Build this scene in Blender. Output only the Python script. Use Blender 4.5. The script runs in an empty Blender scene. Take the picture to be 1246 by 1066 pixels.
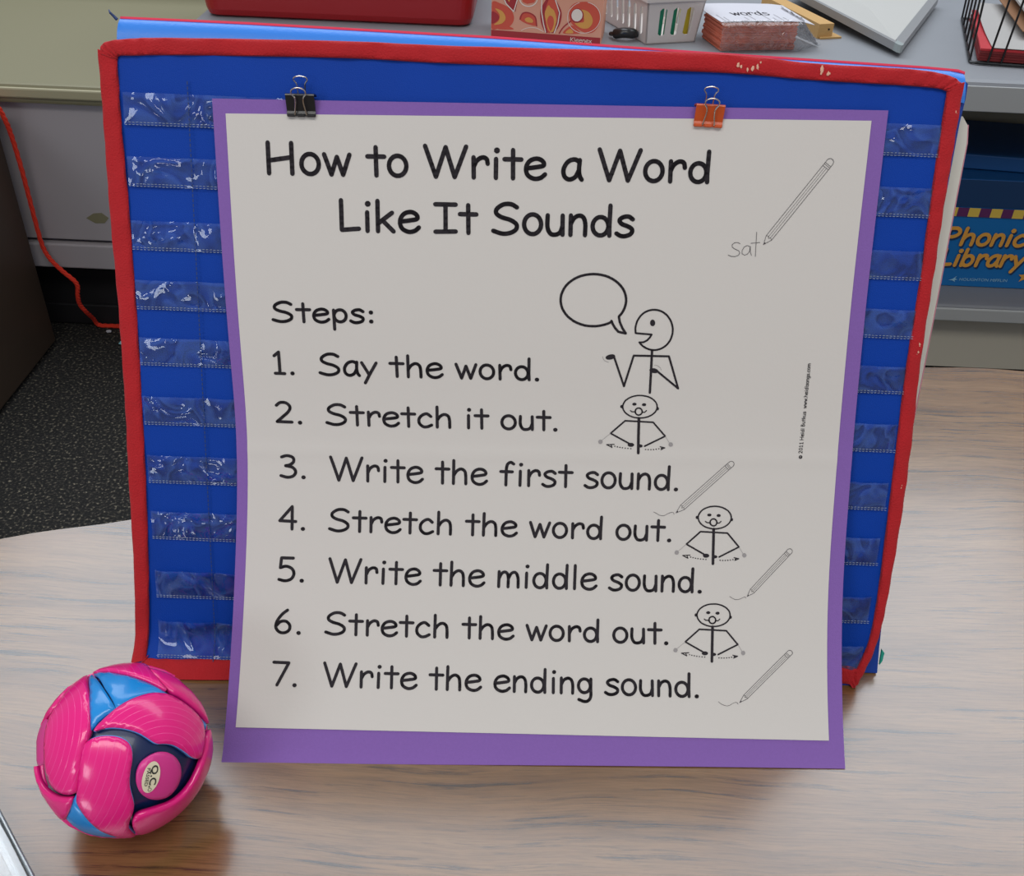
import bpy, bmesh, math, random
from mathutils import Vector, Matrix, noise
from mathutils.geometry import delaunay_2d_cdt
random.seed(7)
C = bpy.context.scene.collection
T = 0.45                                  # height of the table top above the floor
# ---------------------------------------------------------------- camera
def make_camera():
    cd = bpy.data.cameras.new('camera'); cam = bpy.data.objects.new('camera', cd); C.objects.link(cam)
    th = math.radians(36.0); ro = math.radians(2.5)
    f = Vector((0, math.cos(th), -math.sin(th))); R0 = Vector((1, 0, 0)); U0 = R0.cross(f)
    R = R0*math.cos(ro)+U0*math.sin(ro); U = U0*math.cos(ro)-R0*math.sin(ro)
    m = Matrix((R, U, -f)).transposed().to_4x4(); m.translation = Vector((0, 0, 0.625+T)); cam.matrix_world = m
    cd.sensor_fit = 'HORIZONTAL'; cd.sensor_width = 36; cd.lens = 36*1200/1246; cd.clip_start = .01
    bpy.context.scene.camera = cam
make_camera()
# ---------------------------------------------------------------- light
w = bpy.data.worlds.new('world'); bpy.context.scene.world = w; w.use_nodes = True
w.node_tree.nodes['Background'].inputs[0].default_value = (.95, .95, 1, 1)
w.node_tree.nodes['Background'].inputs[1].default_value = .35
def area(name, loc, target, sx, sy, power, col):
    l = bpy.data.lights.new(name, 'AREA'); l.shape = 'RECTANGLE'; l.size = sx; l.size_y = sy; l.energy = power; l.color = col
    o = bpy.data.objects.new(name, l); C.objects.link(o); o.location = loc
    o.rotation_euler = (Vector(target)-Vector(loc)).to_track_quat('-Z', 'Y').to_euler(); return o
area('ceiling_light_far', (0.1, 2.65, 2.75), (0.1, 2.65, 0), 4.6, 2.2, 96, (.84, .92, 1))
area('ceiling_light_near', (-0.2, -0.7, 2.75), (-0.2, -.7, 0), 2.6, .8, 36, (1, .985, .95))
area('daylight_window', (-2.0, -2.5, 1.75), (0, .6, .5), 1.0, .8, 16, (.85, .93, 1))
vs = bpy.context.scene.view_settings
vs.view_transform = 'Standard'; vs.look = 'None'; vs.gamma = 1; vs.use_curve_mapping = False; vs.exposure = 0.0

# ---------------------------------------------------------------- materials
def lin(c): return tuple(((v/255)/12.92 if v/255 <= .04045 else ((v/255+.055)/1.055)**2.4) for v in c)
def mat(name, rgb, rough=.5, metal=0, spec=.5, coat=0, bump=0, bscale=200, var=0, vscale=20, stretch=(1, 1, 1), sheen=0, trans=0):
    m = bpy.data.materials.new(name); m.use_nodes = True; n = m.node_tree.nodes; l = m.node_tree.links
    b = n['Principled BSDF']; c = lin(rgb)+(1,)
    b.inputs['Base Color'].default_value = c; b.inputs['Roughness'].default_value = rough; b.inputs['Metallic'].default_value = metal
    b.inputs['Specular IOR Level'].default_value = spec; b.inputs['Coat Weight'].default_value = coat
    b.inputs['Sheen Weight'].default_value = sheen; b.inputs['Transmission Weight'].default_value = trans
    if bump or var:
        tc = n.new('ShaderNodeTexCoord'); mp = n.new('ShaderNodeMapping'); mp.inputs['Scale'].default_value = stretch
        l.new(tc.outputs['Object'], mp.inputs['Vector'])
    if bump:
        t = n.new('ShaderNodeTexNoise'); t.inputs['Scale'].default_value = bscale; t.inputs['Detail'].default_value = 3
        l.new(mp.outputs[0], t.inputs['Vector'])
        bp = n.new('ShaderNodeBump'); bp.inputs['Strength'].default_value = bump; bp.inputs['Distance'].default_value = .002
        l.new(t.outputs['Fac'], bp.inputs['Height']); l.new(bp.outputs[0], b.inputs['Normal'])
    if var:
        t = n.new('ShaderNodeTexNoise'); t.inputs['Scale'].default_value = vscale; t.inputs['Detail'].default_value = 4
        l.new(mp.outputs[0], t.inputs['Vector'])
        mx = n.new('ShaderNodeMix'); mx.data_type = 'RGBA'
        mx.inputs['A'].default_value = tuple(v*(1-var) for v in c[:3])+(1,); mx.inputs['B'].default_value = tuple(min(1, v*(1+var)) for v in c[:3])+(1,)
        l.new(t.outputs['Fac'], mx.inputs['Factor']); l.new(mx.outputs['Result'], b.inputs['Base Color'])
    return m
def ramp(n, pts):
    r = n.new('ShaderNodeValToRGB'); e = r.color_ramp.elements
    while len(e) < len(pts): e.new(.5)
    for i, (p, c) in enumerate(pts): e[i].position = p; e[i].color = (c if len(c) == 4 else tuple(c)+(1,))
    return r
def wood_mat():
    m = bpy.data.materials.new('wood_laminate'); m.use_nodes = True; n = m.node_tree.nodes; l = m.node_tree.links; b = n['Principled BSDF']
    tc = n.new('ShaderNodeTexCoord')
    wp = n.new('ShaderNodeTexNoise'); wp.inputs['Scale'].default_value = 3.5; wp.inputs['Detail'].default_value = 2
    l.new(tc.outputs['Object'], wp.inputs['Vector'])
    ad = n.new('ShaderNodeVectorMath'); ad.operation = 'MULTIPLY_ADD'; ad.inputs[1].default_value = (0, .05, 0)
    l.new(wp.outputs['Color'], ad.inputs[0]); l.new(tc.outputs['Object'], ad.inputs[2])
    def nz(sc, scale, det, rough=.6):
        mp = n.new('ShaderNodeMapping'); mp.inputs['Scale'].default_value = sc; l.new(ad.outputs[0], mp.inputs['Vector'])
        t = n.new('ShaderNodeTexNoise'); t.inputs['Scale'].default_value = scale; t.inputs['Detail'].default_value = det; t.inputs['Roughness'].default_value = rough
        l.new(mp.outputs[0], t.inputs['Vector']); return t
    a = nz((1, 9, 1), 4, 3); s = nz((1, 22, 1), 6.5, 8, .72); fsm = nz((1, 26, 1), 30, 3, .7)
    base = ramp(n, [(.3, lin((110, 76, 42))), (.5, lin((132, 96, 58))), (.72, lin((146, 110, 70)))])
    l.new(a.outputs['Fac'], base.inputs[0])
    st = ramp(n, [(.54, (0, 0, 0)), (.60, (.55, .55, .55)), (.66, (1, 1, 1))]); l.new(s.outputs['Fac'], st.inputs[0])
    fi = ramp(n, [(.34, (.60, .60, .60)), (.58, (1.0, 1.0, 1.0))]); l.new(fsm.outputs['Fac'], fi.inputs[0])
    m1 = n.new('ShaderNodeMix'); m1.data_type = 'RGBA'; m1.inputs['B'].default_value = lin((40, 30, 30))+(1,)
    l.new(st.outputs[0], m1.inputs['Factor']); l.new(base.outputs[0], m1.inputs['A'])
    m2 = n.new('ShaderNodeMix'); m2.data_type = 'RGBA'; m2.blend_type = 'MULTIPLY'; m2.inputs['Factor'].default_value = .8
    l.new(m1.outputs['Result'], m2.inputs['A']); l.new(fi.outputs[0], m2.inputs['B']); l.new(m2.outputs['Result'], b.inputs['Base Color'])
    b.inputs['Roughness'].default_value = .26; b.inputs['Specular IOR Level'].default_value = 1.0; b.inputs['Coat Weight'].default_value = 1.0; b.inputs['Coat Roughness'].default_value = .16
    bp = n.new('ShaderNodeBump'); bp.inputs['Strength'].default_value = .05; bp.inputs['Distance'].default_value = .001
    t = n.new('ShaderNodeTexNoise'); t.inputs['Scale'].default_value = 500; l.new(tc.outputs['Object'], t.inputs['Vector'])
    l.new(t.outputs['Fac'], bp.inputs['Height']); l.new(bp.outputs[0], b.inputs['Normal'])
    return m
def carpet_mat():
    m = bpy.data.materials.new('carpet'); m.use_nodes = True; n = m.node_tree.nodes; l = m.node_tree.links; b = n['Principled BSDF']
    tc = n.new('ShaderNodeTexCoord'); t = n.new('ShaderNodeTexNoise'); t.inputs['Scale'].default_value = 190; t.inputs['Detail'].default_value = 3
    l.new(tc.outputs['Object'], t.inputs['Vector'])
    r = ramp(n, [(.44, lin((14, 13, 12))), (.54, lin((30, 28, 25))), (.62, lin((66, 61, 53))), (.70, lin((130, 122, 104)))])
    l.new(t.outputs['Fac'], r.inputs[0]); l.new(r.outputs[0], b.inputs['Base Color']); b.inputs['Roughness'].default_value = .95
    bp = n.new('ShaderNodeBump'); bp.inputs['Strength'].default_value = .8; bp.inputs['Distance'].default_value = .006
    l.new(t.outputs['Fac'], bp.inputs['Height']); l.new(bp.outputs[0], b.inputs['Normal']); return m
def film_mat(name, milky=.05, gloss=.16, scale=45, col=(200, 210, 235), rough=.06, bump=1.0):
    """thin clear plastic: see-through film with wavy gloss and a little haze, banded to paint in room reflections"""
    m = bpy.data.materials.new(name); m.use_nodes = True; n = m.node_tree.nodes; l = m.node_tree.links; n.remove(n['Principled BSDF'])
    out = n['Material Output']; tr = n.new('ShaderNodeBsdfTransparent'); gl = n.new('ShaderNodeBsdfGlossy'); df = n.new('ShaderNodeBsdfDiffuse')
    gl.inputs['Roughness'].default_value = rough; df.inputs[0].default_value = lin(col)+(1,)
    tc = n.new('ShaderNodeTexCoord'); t = n.new('ShaderNodeTexNoise'); t.inputs['Scale'].default_value = scale; t.inputs['Detail'].default_value = 1.5
    t.inputs['Distortion'].default_value = 1.2; l.new(tc.outputs['Object'], t.inputs['Vector'])
    bp = n.new('ShaderNodeBump'); bp.inputs['Strength'].default_value = bump; bp.inputs['Distance'].default_value = .006
    l.new(t.outputs['Fac'], bp.inputs['Height']); l.new(bp.outputs[0], gl.inputs['Normal'])
    refl_haze = ramp(n, [(.38, (milky*.5,)*3), (.5, (milky*2.6,)*3), (.56, (milky*.7,)*3), (.66, (milky*1.6,)*3)]); l.new(t.outputs['Fac'], refl_haze.inputs[0])  # pale swirls painted into the haze in place of reflections of the room
    a = n.new('ShaderNodeMixShader'); l.new(refl_haze.outputs[0], a.inputs[0]); l.new(tr.outputs[0], a.inputs[1]); l.new(df.outputs[0], a.inputs[2])
    fr = n.new('ShaderNodeFresnel'); fr.inputs['IOR'].default_value = 1.5; l.new(bp.outputs[0], fr.inputs['Normal'])
    mt = n.new('ShaderNodeMath'); mt.operation = 'ADD'; mt.inputs[1].default_value = gloss; l.new(fr.outputs[0], mt.inputs[0])
    b = n.new('ShaderNodeMixShader'); l.new(mt.outputs[0], b.inputs[0]); l.new(a.outputs[0], b.inputs[1]); l.new(gl.outputs[0], b.inputs[2])
    l.new(b.outputs[0], out.inputs[0]); return m
def ball_mat(axis, k=34):
    """pink plastic with fine moulded lines that run in rings round an axis of the ball"""
    m = bpy.data.materials.new('pink_plastic'); m.use_nodes = True; n = m.node_tree.nodes; l = m.node_tree.links; b = n['Principled BSDF']
    tc = n.new('ShaderNodeTexCoord'); nm = n.new('ShaderNodeVectorMath'); nm.operation = 'NORMALIZE'; l.new(tc.outputs['Object'], nm.inputs[0])
    dt = n.new('ShaderNodeVectorMath'); dt.operation = 'DOT_PRODUCT'; l.new(nm.outputs[0], dt.inputs[0]); dt.inputs[1].default_value = axis
    ac = n.new('ShaderNodeMath'); ac.operation = 'ARCCOSINE'; l.new(dt.outputs['Value'], ac.inputs[0])
    mu = n.new('ShaderNodeMath'); mu.operation = 'MULTIPLY'; mu.inputs[1].default_value = k/math.pi; l.new(ac.outputs[0], mu.inputs[0])
    fr = n.new('ShaderNodeMath'); fr.operation = 'FRACT'; l.new(mu.outputs[0], fr.inputs[0])
    r = ramp(n, [(0, (.55, .55, .55)), (.06, (.55, .55, .55)), (.12, (0, 0, 0))]); l.new(fr.outputs[0], r.inputs[0])
    mx = n.new('ShaderNodeMix'); mx.data_type = 'RGBA'; mx.inputs['A'].default_value = PINK+(1,); mx.inputs['B'].default_value = lin((250, 80, 165))+(1,)
    l.new(r.outputs[0], mx.inputs['Factor']); l.new(mx.outputs['Result'], b.inputs['Base Color'])
    b.inputs['Roughness'].default_value = .22; b.inputs['Coat Weight'].default_value = .3; b.inputs['Coat Roughness'].default_value = .08
    bp = n.new('ShaderNodeBump'); bp.inputs['Strength'].default_value = .3; bp.inputs['Distance'].default_value = .0006
    l.new(r.outputs[0], bp.inputs['Height']); l.new(bp.outputs[0], b.inputs['Normal']); return m
PINK = lin((236, 24, 130))
M = dict(
    wood=wood_mat(), carpet=carpet_mat(),
    paper=mat('white_paper', (214, 210, 205), .85, spec=.2, bump=.05, bscale=300),
    purple=mat('purple_paper', (136, 101, 176), .9, spec=.15, bump=.12, bscale=900, var=.06, vscale=600),
    ink=mat('black_ink', (44, 40, 45), .7, spec=.2), grey_ink=mat('grey_ink', (105, 102, 104), .8, spec=.1), fine_ink=mat('pencil_ink', (60, 58, 62), .8, spec=.1), pale_ink=mat('pale_ink', (160, 156, 156), .8, spec=.1),
    blue=mat('blue_nylon', (2, 62, 164), .6, spec=.2, bump=.25, bscale=1500, var=.12, vscale=12),
    blue2=mat('lit_blue_vinyl', (48, 132, 232), .4, bump=.1, bscale=400), blue3=mat('blue_vinyl', (8, 62, 158), .5, bump=.1, bscale=400), lip=mat('front_lit_grey', (176, 178, 176), .5),  # the brighter blue and the edge grey carry light in their colour
    red=mat('red_binding', (184, 14, 26), .8, bump=.5, bscale=900, var=.12, vscale=60, sheen=.08),
    thread=mat('clear_stitching', (150, 165, 190), .4), seam=mat('seam_thread', (40, 62, 110), .6), wear=mat('cream_scuff', (225, 175, 150), .8),
    pinkpipe=mat('pink_piping', (226, 50, 84), .7), pinkedge=mat('pale_pink_edge', (206, 140, 156), .7), board=mat('white_board', (214, 212, 200), .6, var=.04, vscale=15), card=mat('grey_board', (110, 100, 80), .9), teal=mat('teal_tag', (20, 150, 130), .7),
    film=film_mat('clear_vinyl', .07, .015, 38, (110, 160, 255), .05, .9), bag=film_mat('clear_bag', .06, .03, 60, (225, 215, 215), .12), acrylic=film_mat('clear_acrylic', .14, .06, 8, (190, 205, 215), .05, .1),
    steel=mat('nickel_wire', (205, 200, 192), .22, 1), black=mat('black_enamel', (24, 23, 24), .28, spec=.6), orange=mat('orange_enamel', (200, 82, 28), .35, spec=.6),
    bblue=mat('blue_plastic', (24, 140, 218), .25, coat=.3), rim=mat('pale_blue_plastic', (95, 160, 235), .3), navy=mat('navy_plastic', (16, 40, 88), .3, coat=.2),
    pink=mat('plain_pink_plastic', (232, 24, 128), .25, coat=.3), hub=mat('satin_pink_plastic', (216, 56, 142), .35), dpink=mat('dark_pink_plastic', (200, 16, 104), .35), cream=mat('cream_label', (228, 220, 190), .6), lgreen=mat('label_ink', (40, 44, 40), .7),
    tan=mat('tan_laminate', (126, 121, 94), .55, var=.05, vscale=300), tanedge=mat('tan_edging', (160, 154, 124), .5), grey=mat('grey_paint', (164, 158, 160), .6, bump=.05, bscale=500, var=.03, vscale=8), grey2=mat('grey_counter', (136, 138, 142), .5, bump=.04, bscale=500, var=.05, vscale=5),
    dark=mat('dark_kickboard', (24, 23, 25), .6), olive=mat('olive_back_board', (150, 144, 122), .8), beige=mat('beige_panel', (204, 198, 180), .7), brown=mat('dark_brown_laminate', (58, 46, 36), .5, var=.15, vscale=12), wall=mat('wall_paint', (150, 150, 155), .8),
    yarn=mat('orange_red_yarn', (226, 52, 28), .85, bump=.6, bscale=700), binred=mat('red_plastic', (160, 22, 28), .35), white_pl=mat('white_plastic', (205, 196, 190), .45),
    green=mat('green_plastic', (10, 120, 90), .4), yellow=mat('yellow_plastic', (190, 165, 40), .4), salmon=mat('salmon_card', (224, 158, 130), .6), maroon=mat('maroon_print', (168, 44, 48), .6), orred=mat('orange_red_print', (212, 84, 62), .6), ochre=mat('ochre_print', (222, 158, 76), .6), creamp=mat('cream_print', (236, 222, 208), .6),
    pagew=mat('printed_paper', (196, 194, 200), .8), cards=mat('salmon_cards', (240, 150, 116), .7, var=.12, vscale=40), cards2=mat('brown_red_cards', (200, 104, 78), .7, var=.2, vscale=50),
    pine=mat('pale_wood', (190, 150, 92), .6, var=.1, vscale=30, stretch=(1, 8, 8)), wb=mat('whiteboard_face', (192, 190, 184), .35), alu=mat('aluminium_frame', (150, 150, 150), .4, .3), wbc=mat('grey_corner', (150, 158, 156), .4),
    wire=mat('black_wire', (14, 14, 15), .35), folder=mat('red_folder', (184, 40, 48), .6), foldere=mat('dark_red_edges', (120, 30, 32), .7), sheet=mat('grey_white_page', (168, 164, 160), .8), kraft=mat('brown_folder', (130, 90, 58), .8), cyan=mat('cyan_folder', (120, 190, 200), .5),
    boxblue=mat('blue_card', (14, 110, 178), .45), boxnavy=mat('navy_card', (20, 58, 100), .45), boxtop=mat('dark_blue_card', (14, 74, 130), .5), stripey=mat('yellow_print', (226, 192, 80), .6), stripep=mat('plum_print', (96, 36, 92), .6), letter=mat('orange_print', (230, 164, 66), .6), shadow=mat('navy_print', (8, 52, 92), .6), small=mat('pale_blue_print', (150, 200, 220), .6), scrap=mat('pale_blue_paper', (140, 190, 200), .8), metal=mat('table_leg_metal', (150, 150, 150), .3, .8), rubber=mat('black_rubber', (20, 20, 20), .8), edge=mat('brown_edge_band', (150, 125, 105), .5))

# ---------------------------------------------------------------- building helpers (all shapes are given in world metres)
def thing(name, label, cat, loc=(0, 0, 0), group=None):
    o = bpy.data.objects.new(name, None); C.objects.link(o); o.location = loc; o.empty_display_size = .02
    o['label'] = label; o['category'] = cat
    if group: o['group'] = group
    return o
def root_loc(p):
    v = Vector((0, 0, 0))
    while p is not None: v += p.location; p = p.parent
    return v
def obj(name, verts, faces, m, parent=None, smooth=False, label=None, kind=None, mats=None, mi=None, origin=None):
    me = bpy.data.meshes.new(name); off = root_loc(parent)
    if origin: off = off+Vector(origin)
    me.from_pydata([tuple(Vector(v)-off) for v in verts], [], faces)
    for x in (mats or [m]): me.materials.append(x)
    if mi:
        for p, i in zip(me.polygons, mi): p.material_index = i
    if smooth: me.shade_smooth(); me.set_sharp_from_angle(angle=math.radians(50))
    me.update(); o = bpy.data.objects.new(name, me); C.objects.link(o); o.parent = parent
    if origin: o.location = origin
    if label: o['label'] = label
    if kind: o['kind'] = kind
    return o
def tag(o, label, cat, group=None):
    o['label'] = label; o['category'] = cat
    if group: o['group'] = group
    return o
class MB:
    def __init__(s): s.v = []; s.f = []
    def add(s, v, f):
        b = len(s.v); s.v += [tuple(q) for q in v]; s.f += [tuple(i+b for i in x) for x in f]; return s
    def hexa(s, P):      # 8 corners: bottom ring 0-3, top ring 4-7
        return s.add(P, [(3, 2, 1, 0), (4, 5, 6, 7), (0, 1, 5, 4), (1, 2, 6, 5), (2, 3, 7, 6), (3, 0, 4, 7)])
    def box(s, a, b, bev=0, rotz=0, pivot=None):
        x0, y0, z0 = a; x1, y1, z1 = b
        bm = bmesh.new(); vs_ = [bm.verts.new(q) for q in [(x0, y0, z0), (x1, y0, z0), (x1, y1, z0), (x0, y1, z0), (x0, y0, z1), (x1, y0, z1), (x1, y1, z1), (x0, y1, z1)]]
        for f in [(3, 2, 1, 0), (4, 5, 6, 7), (0, 1, 5, 4), (1, 2, 6, 5), (2, 3, 7, 6), (3, 0, 4, 7)]: bm.faces.new([vs_[i] for i in f])
        if bev: bmesh.ops.bevel(bm, geom=bm.edges[:]+bm.verts[:], offset=bev, segments=2, affect='EDGES', profile=.5)
        bm.verts.ensure_lookup_table()
        V = [v.co.copy() for v in bm.verts]; bm.verts.index_update(); F = [[v.index for v in f.verts] for f in bm.faces]; bm.free()
        if rotz:
            p = Vector(pivot or (0, 0, 0)); R = Matrix.Rotation(rotz, 3, 'Z'); V = [R@(v-p)+p for v in V]
        return s.add(V, F)
    def tube(s, P, r, n=8, closed=False, caps=True):
        P = [Vector(p) for p in P]; N = len(P); prev = None; b = len(s.v)
        rr = r if isinstance(r, (list, tuple)) else [r]*N
        for i, p in enumerate(P):
            t = (P[(i+1) % N]-P[i-1]) if closed else (P[min(i+1, N-1)]-P[max(i-1, 0)])
            if t.length < 1e-9: t = Vector((0, 0, 1))
            t.normalize()
            if prev is None: a = t.orthogonal().normalized()
            else: a = (prev-t*prev.dot(t)); a = a.normalized() if a.length > 1e-6 else t.orthogonal().normalized()
            prev = a; c = t.cross(a)
            for k in range(n): q = 2*math.pi*k/n; s.v.append(tuple(p+(a*math.cos(q)+c*math.sin(q))*rr[i]))
        for i in range(N if closed else N-1):
            j = (i+1) % N
            for k in range(n): k2 = (k+1) % n; s.f.append((b+i*n+k, b+i*n+k2, b+j*n+k2, b+j*n+k))
        if caps and not closed:
            s.f.append(tuple(b+k for k in range(n))[::-1]); s.f.append(tuple(b+(N-1)*n+k for k in range(n)))
        return s
    def grid(s, fn, nu, nv):
        b = len(s.v)
        for j in range(nv+1):
            for i in range(nu+1): s.v.append(tuple(fn(i/nu, j/nv)))
        for j in range(nv):
            for i in range(nu): a = b+j*(nu+1)+i; s.f.append((a, a+1, a+nu+2, a+nu+1))
        return s
    def slab(s, fn, nu, nv, th):      # closed thin sheet: fn(u, v, side 0/1)
        b = len(s.v); s.grid(lambda u, v: fn(u, v, 0), nu, nv); c = len(s.v); s.grid(lambda u, v: fn(u, v, 1), nu, nv)
        k = len(s.f)-nu*nv
        for i in range(k, len(s.f)): s.f[i] = s.f[i][::-1]
        W = nu+1
        for i in range(nu): s.f.append((b+i+1, b+i, c+i, c+i+1)); a = nv*W+i; s.f.append((b+a, b+a+1, c+a+1, c+a))
        for j in range(nv): a = j*W; s.f.append((b+a, b+a+W, c+a+W, c+a)); a = j*W+nu; s.f.append((b+a+W, b+a, c+a, c+a+W))
        return s
    def prism(s, P, d):                # polygon P (3D, planar) extruded by vector d
        n = len(P); d = Vector(d); return s.add([Vector(p) for p in P]+[Vector(p)+d for p in P], [tuple(range(n))[::-1], tuple(range(n, 2*n))]+[(i, (i+1) % n, (i+1) % n+n, i+n) for i in range(n)])
    def out(s, name, m, parent=None, **k): return obj(name, s.v, s.f, m, parent, **k)
def cr(P, n=6, closed=False):          # Catmull-Rom through points
    P = [Vector(p) for p in P]; R = []; N = len(P)
    for i in range(N if closed else N-1):
        if closed: a, b, c, d = P[i-1], P[i], P[(i+1) % N], P[(i+2) % N]
        else: b, c = P[i], P[i+1]; a = P[i-1] if i else b*2-c; d = P[i+2] if i+2 < N else c*2-b
        for k in range(n):
            t = k/n; R.append(.5*((2*b)+(c-a)*t+(2*a-5*b+4*c-d)*t*t+(3*b-a-3*c+d)*t**3))
    if not closed: R.append(P[-1])
    return R
def lerp_tab(tab, x):
    if x <= tab[0][0]: return tab[0][1]
    for (a, b), (c, d) in zip(tab, tab[1:]):
        if x <= c: return b+(d-b)*(x-a)/(c-a)
    return tab[-1][1]
# flat print: strokes and filled outlines laid on a surface through a mapping fn(x, y) -> point
def stroke_mesh(mb, fn, pts, w, step=None):
    P = [Vector((p[0], p[1])) for p in pts]
    if step:
        Q = [P[0]]
        for a, b in zip(P, P[1:]):
            k = max(1, int((b-a).length/step))
            for i in range(1, k+1): Q.append(a+(b-a)*i/k)
        P = Q
    for a, b in zip(P, P[1:]):
        d = b-a
        if d.length < 1e-9: continue
        d.normalize(); nn = Vector((-d.y, d.x))*w/2
        mb.add([fn(*(a-nn)), fn(*(b-nn)), fn(*(b+nn)), fn(*(a+nn))], [(0, 1, 2, 3)])
    for a in P: mb.add([fn(a.x+w/2*math.cos(k*math.pi/4+.39), a.y+w/2*math.sin(k*math.pi/4+.39)) for k in range(8)], [tuple(range(8))])
def fill_mesh(mb, fn, pts): mb.add([fn(p[0], p[1]) for p in pts], [tuple(range(len(pts)))])
def el(cx, cy, rx, ry, a0=0, a1=360, n=18):
    return [(cx+rx*math.cos(math.radians(a0+(a1-a0)*i/n)), cy+ry*math.sin(math.radians(a0+(a1-a0)*i/n))) for i in range(n+1)]
def sm(P, n=5): return [(q.x, q.y) for q in cr([(x, y, 0) for x, y in P], n)]
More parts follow.
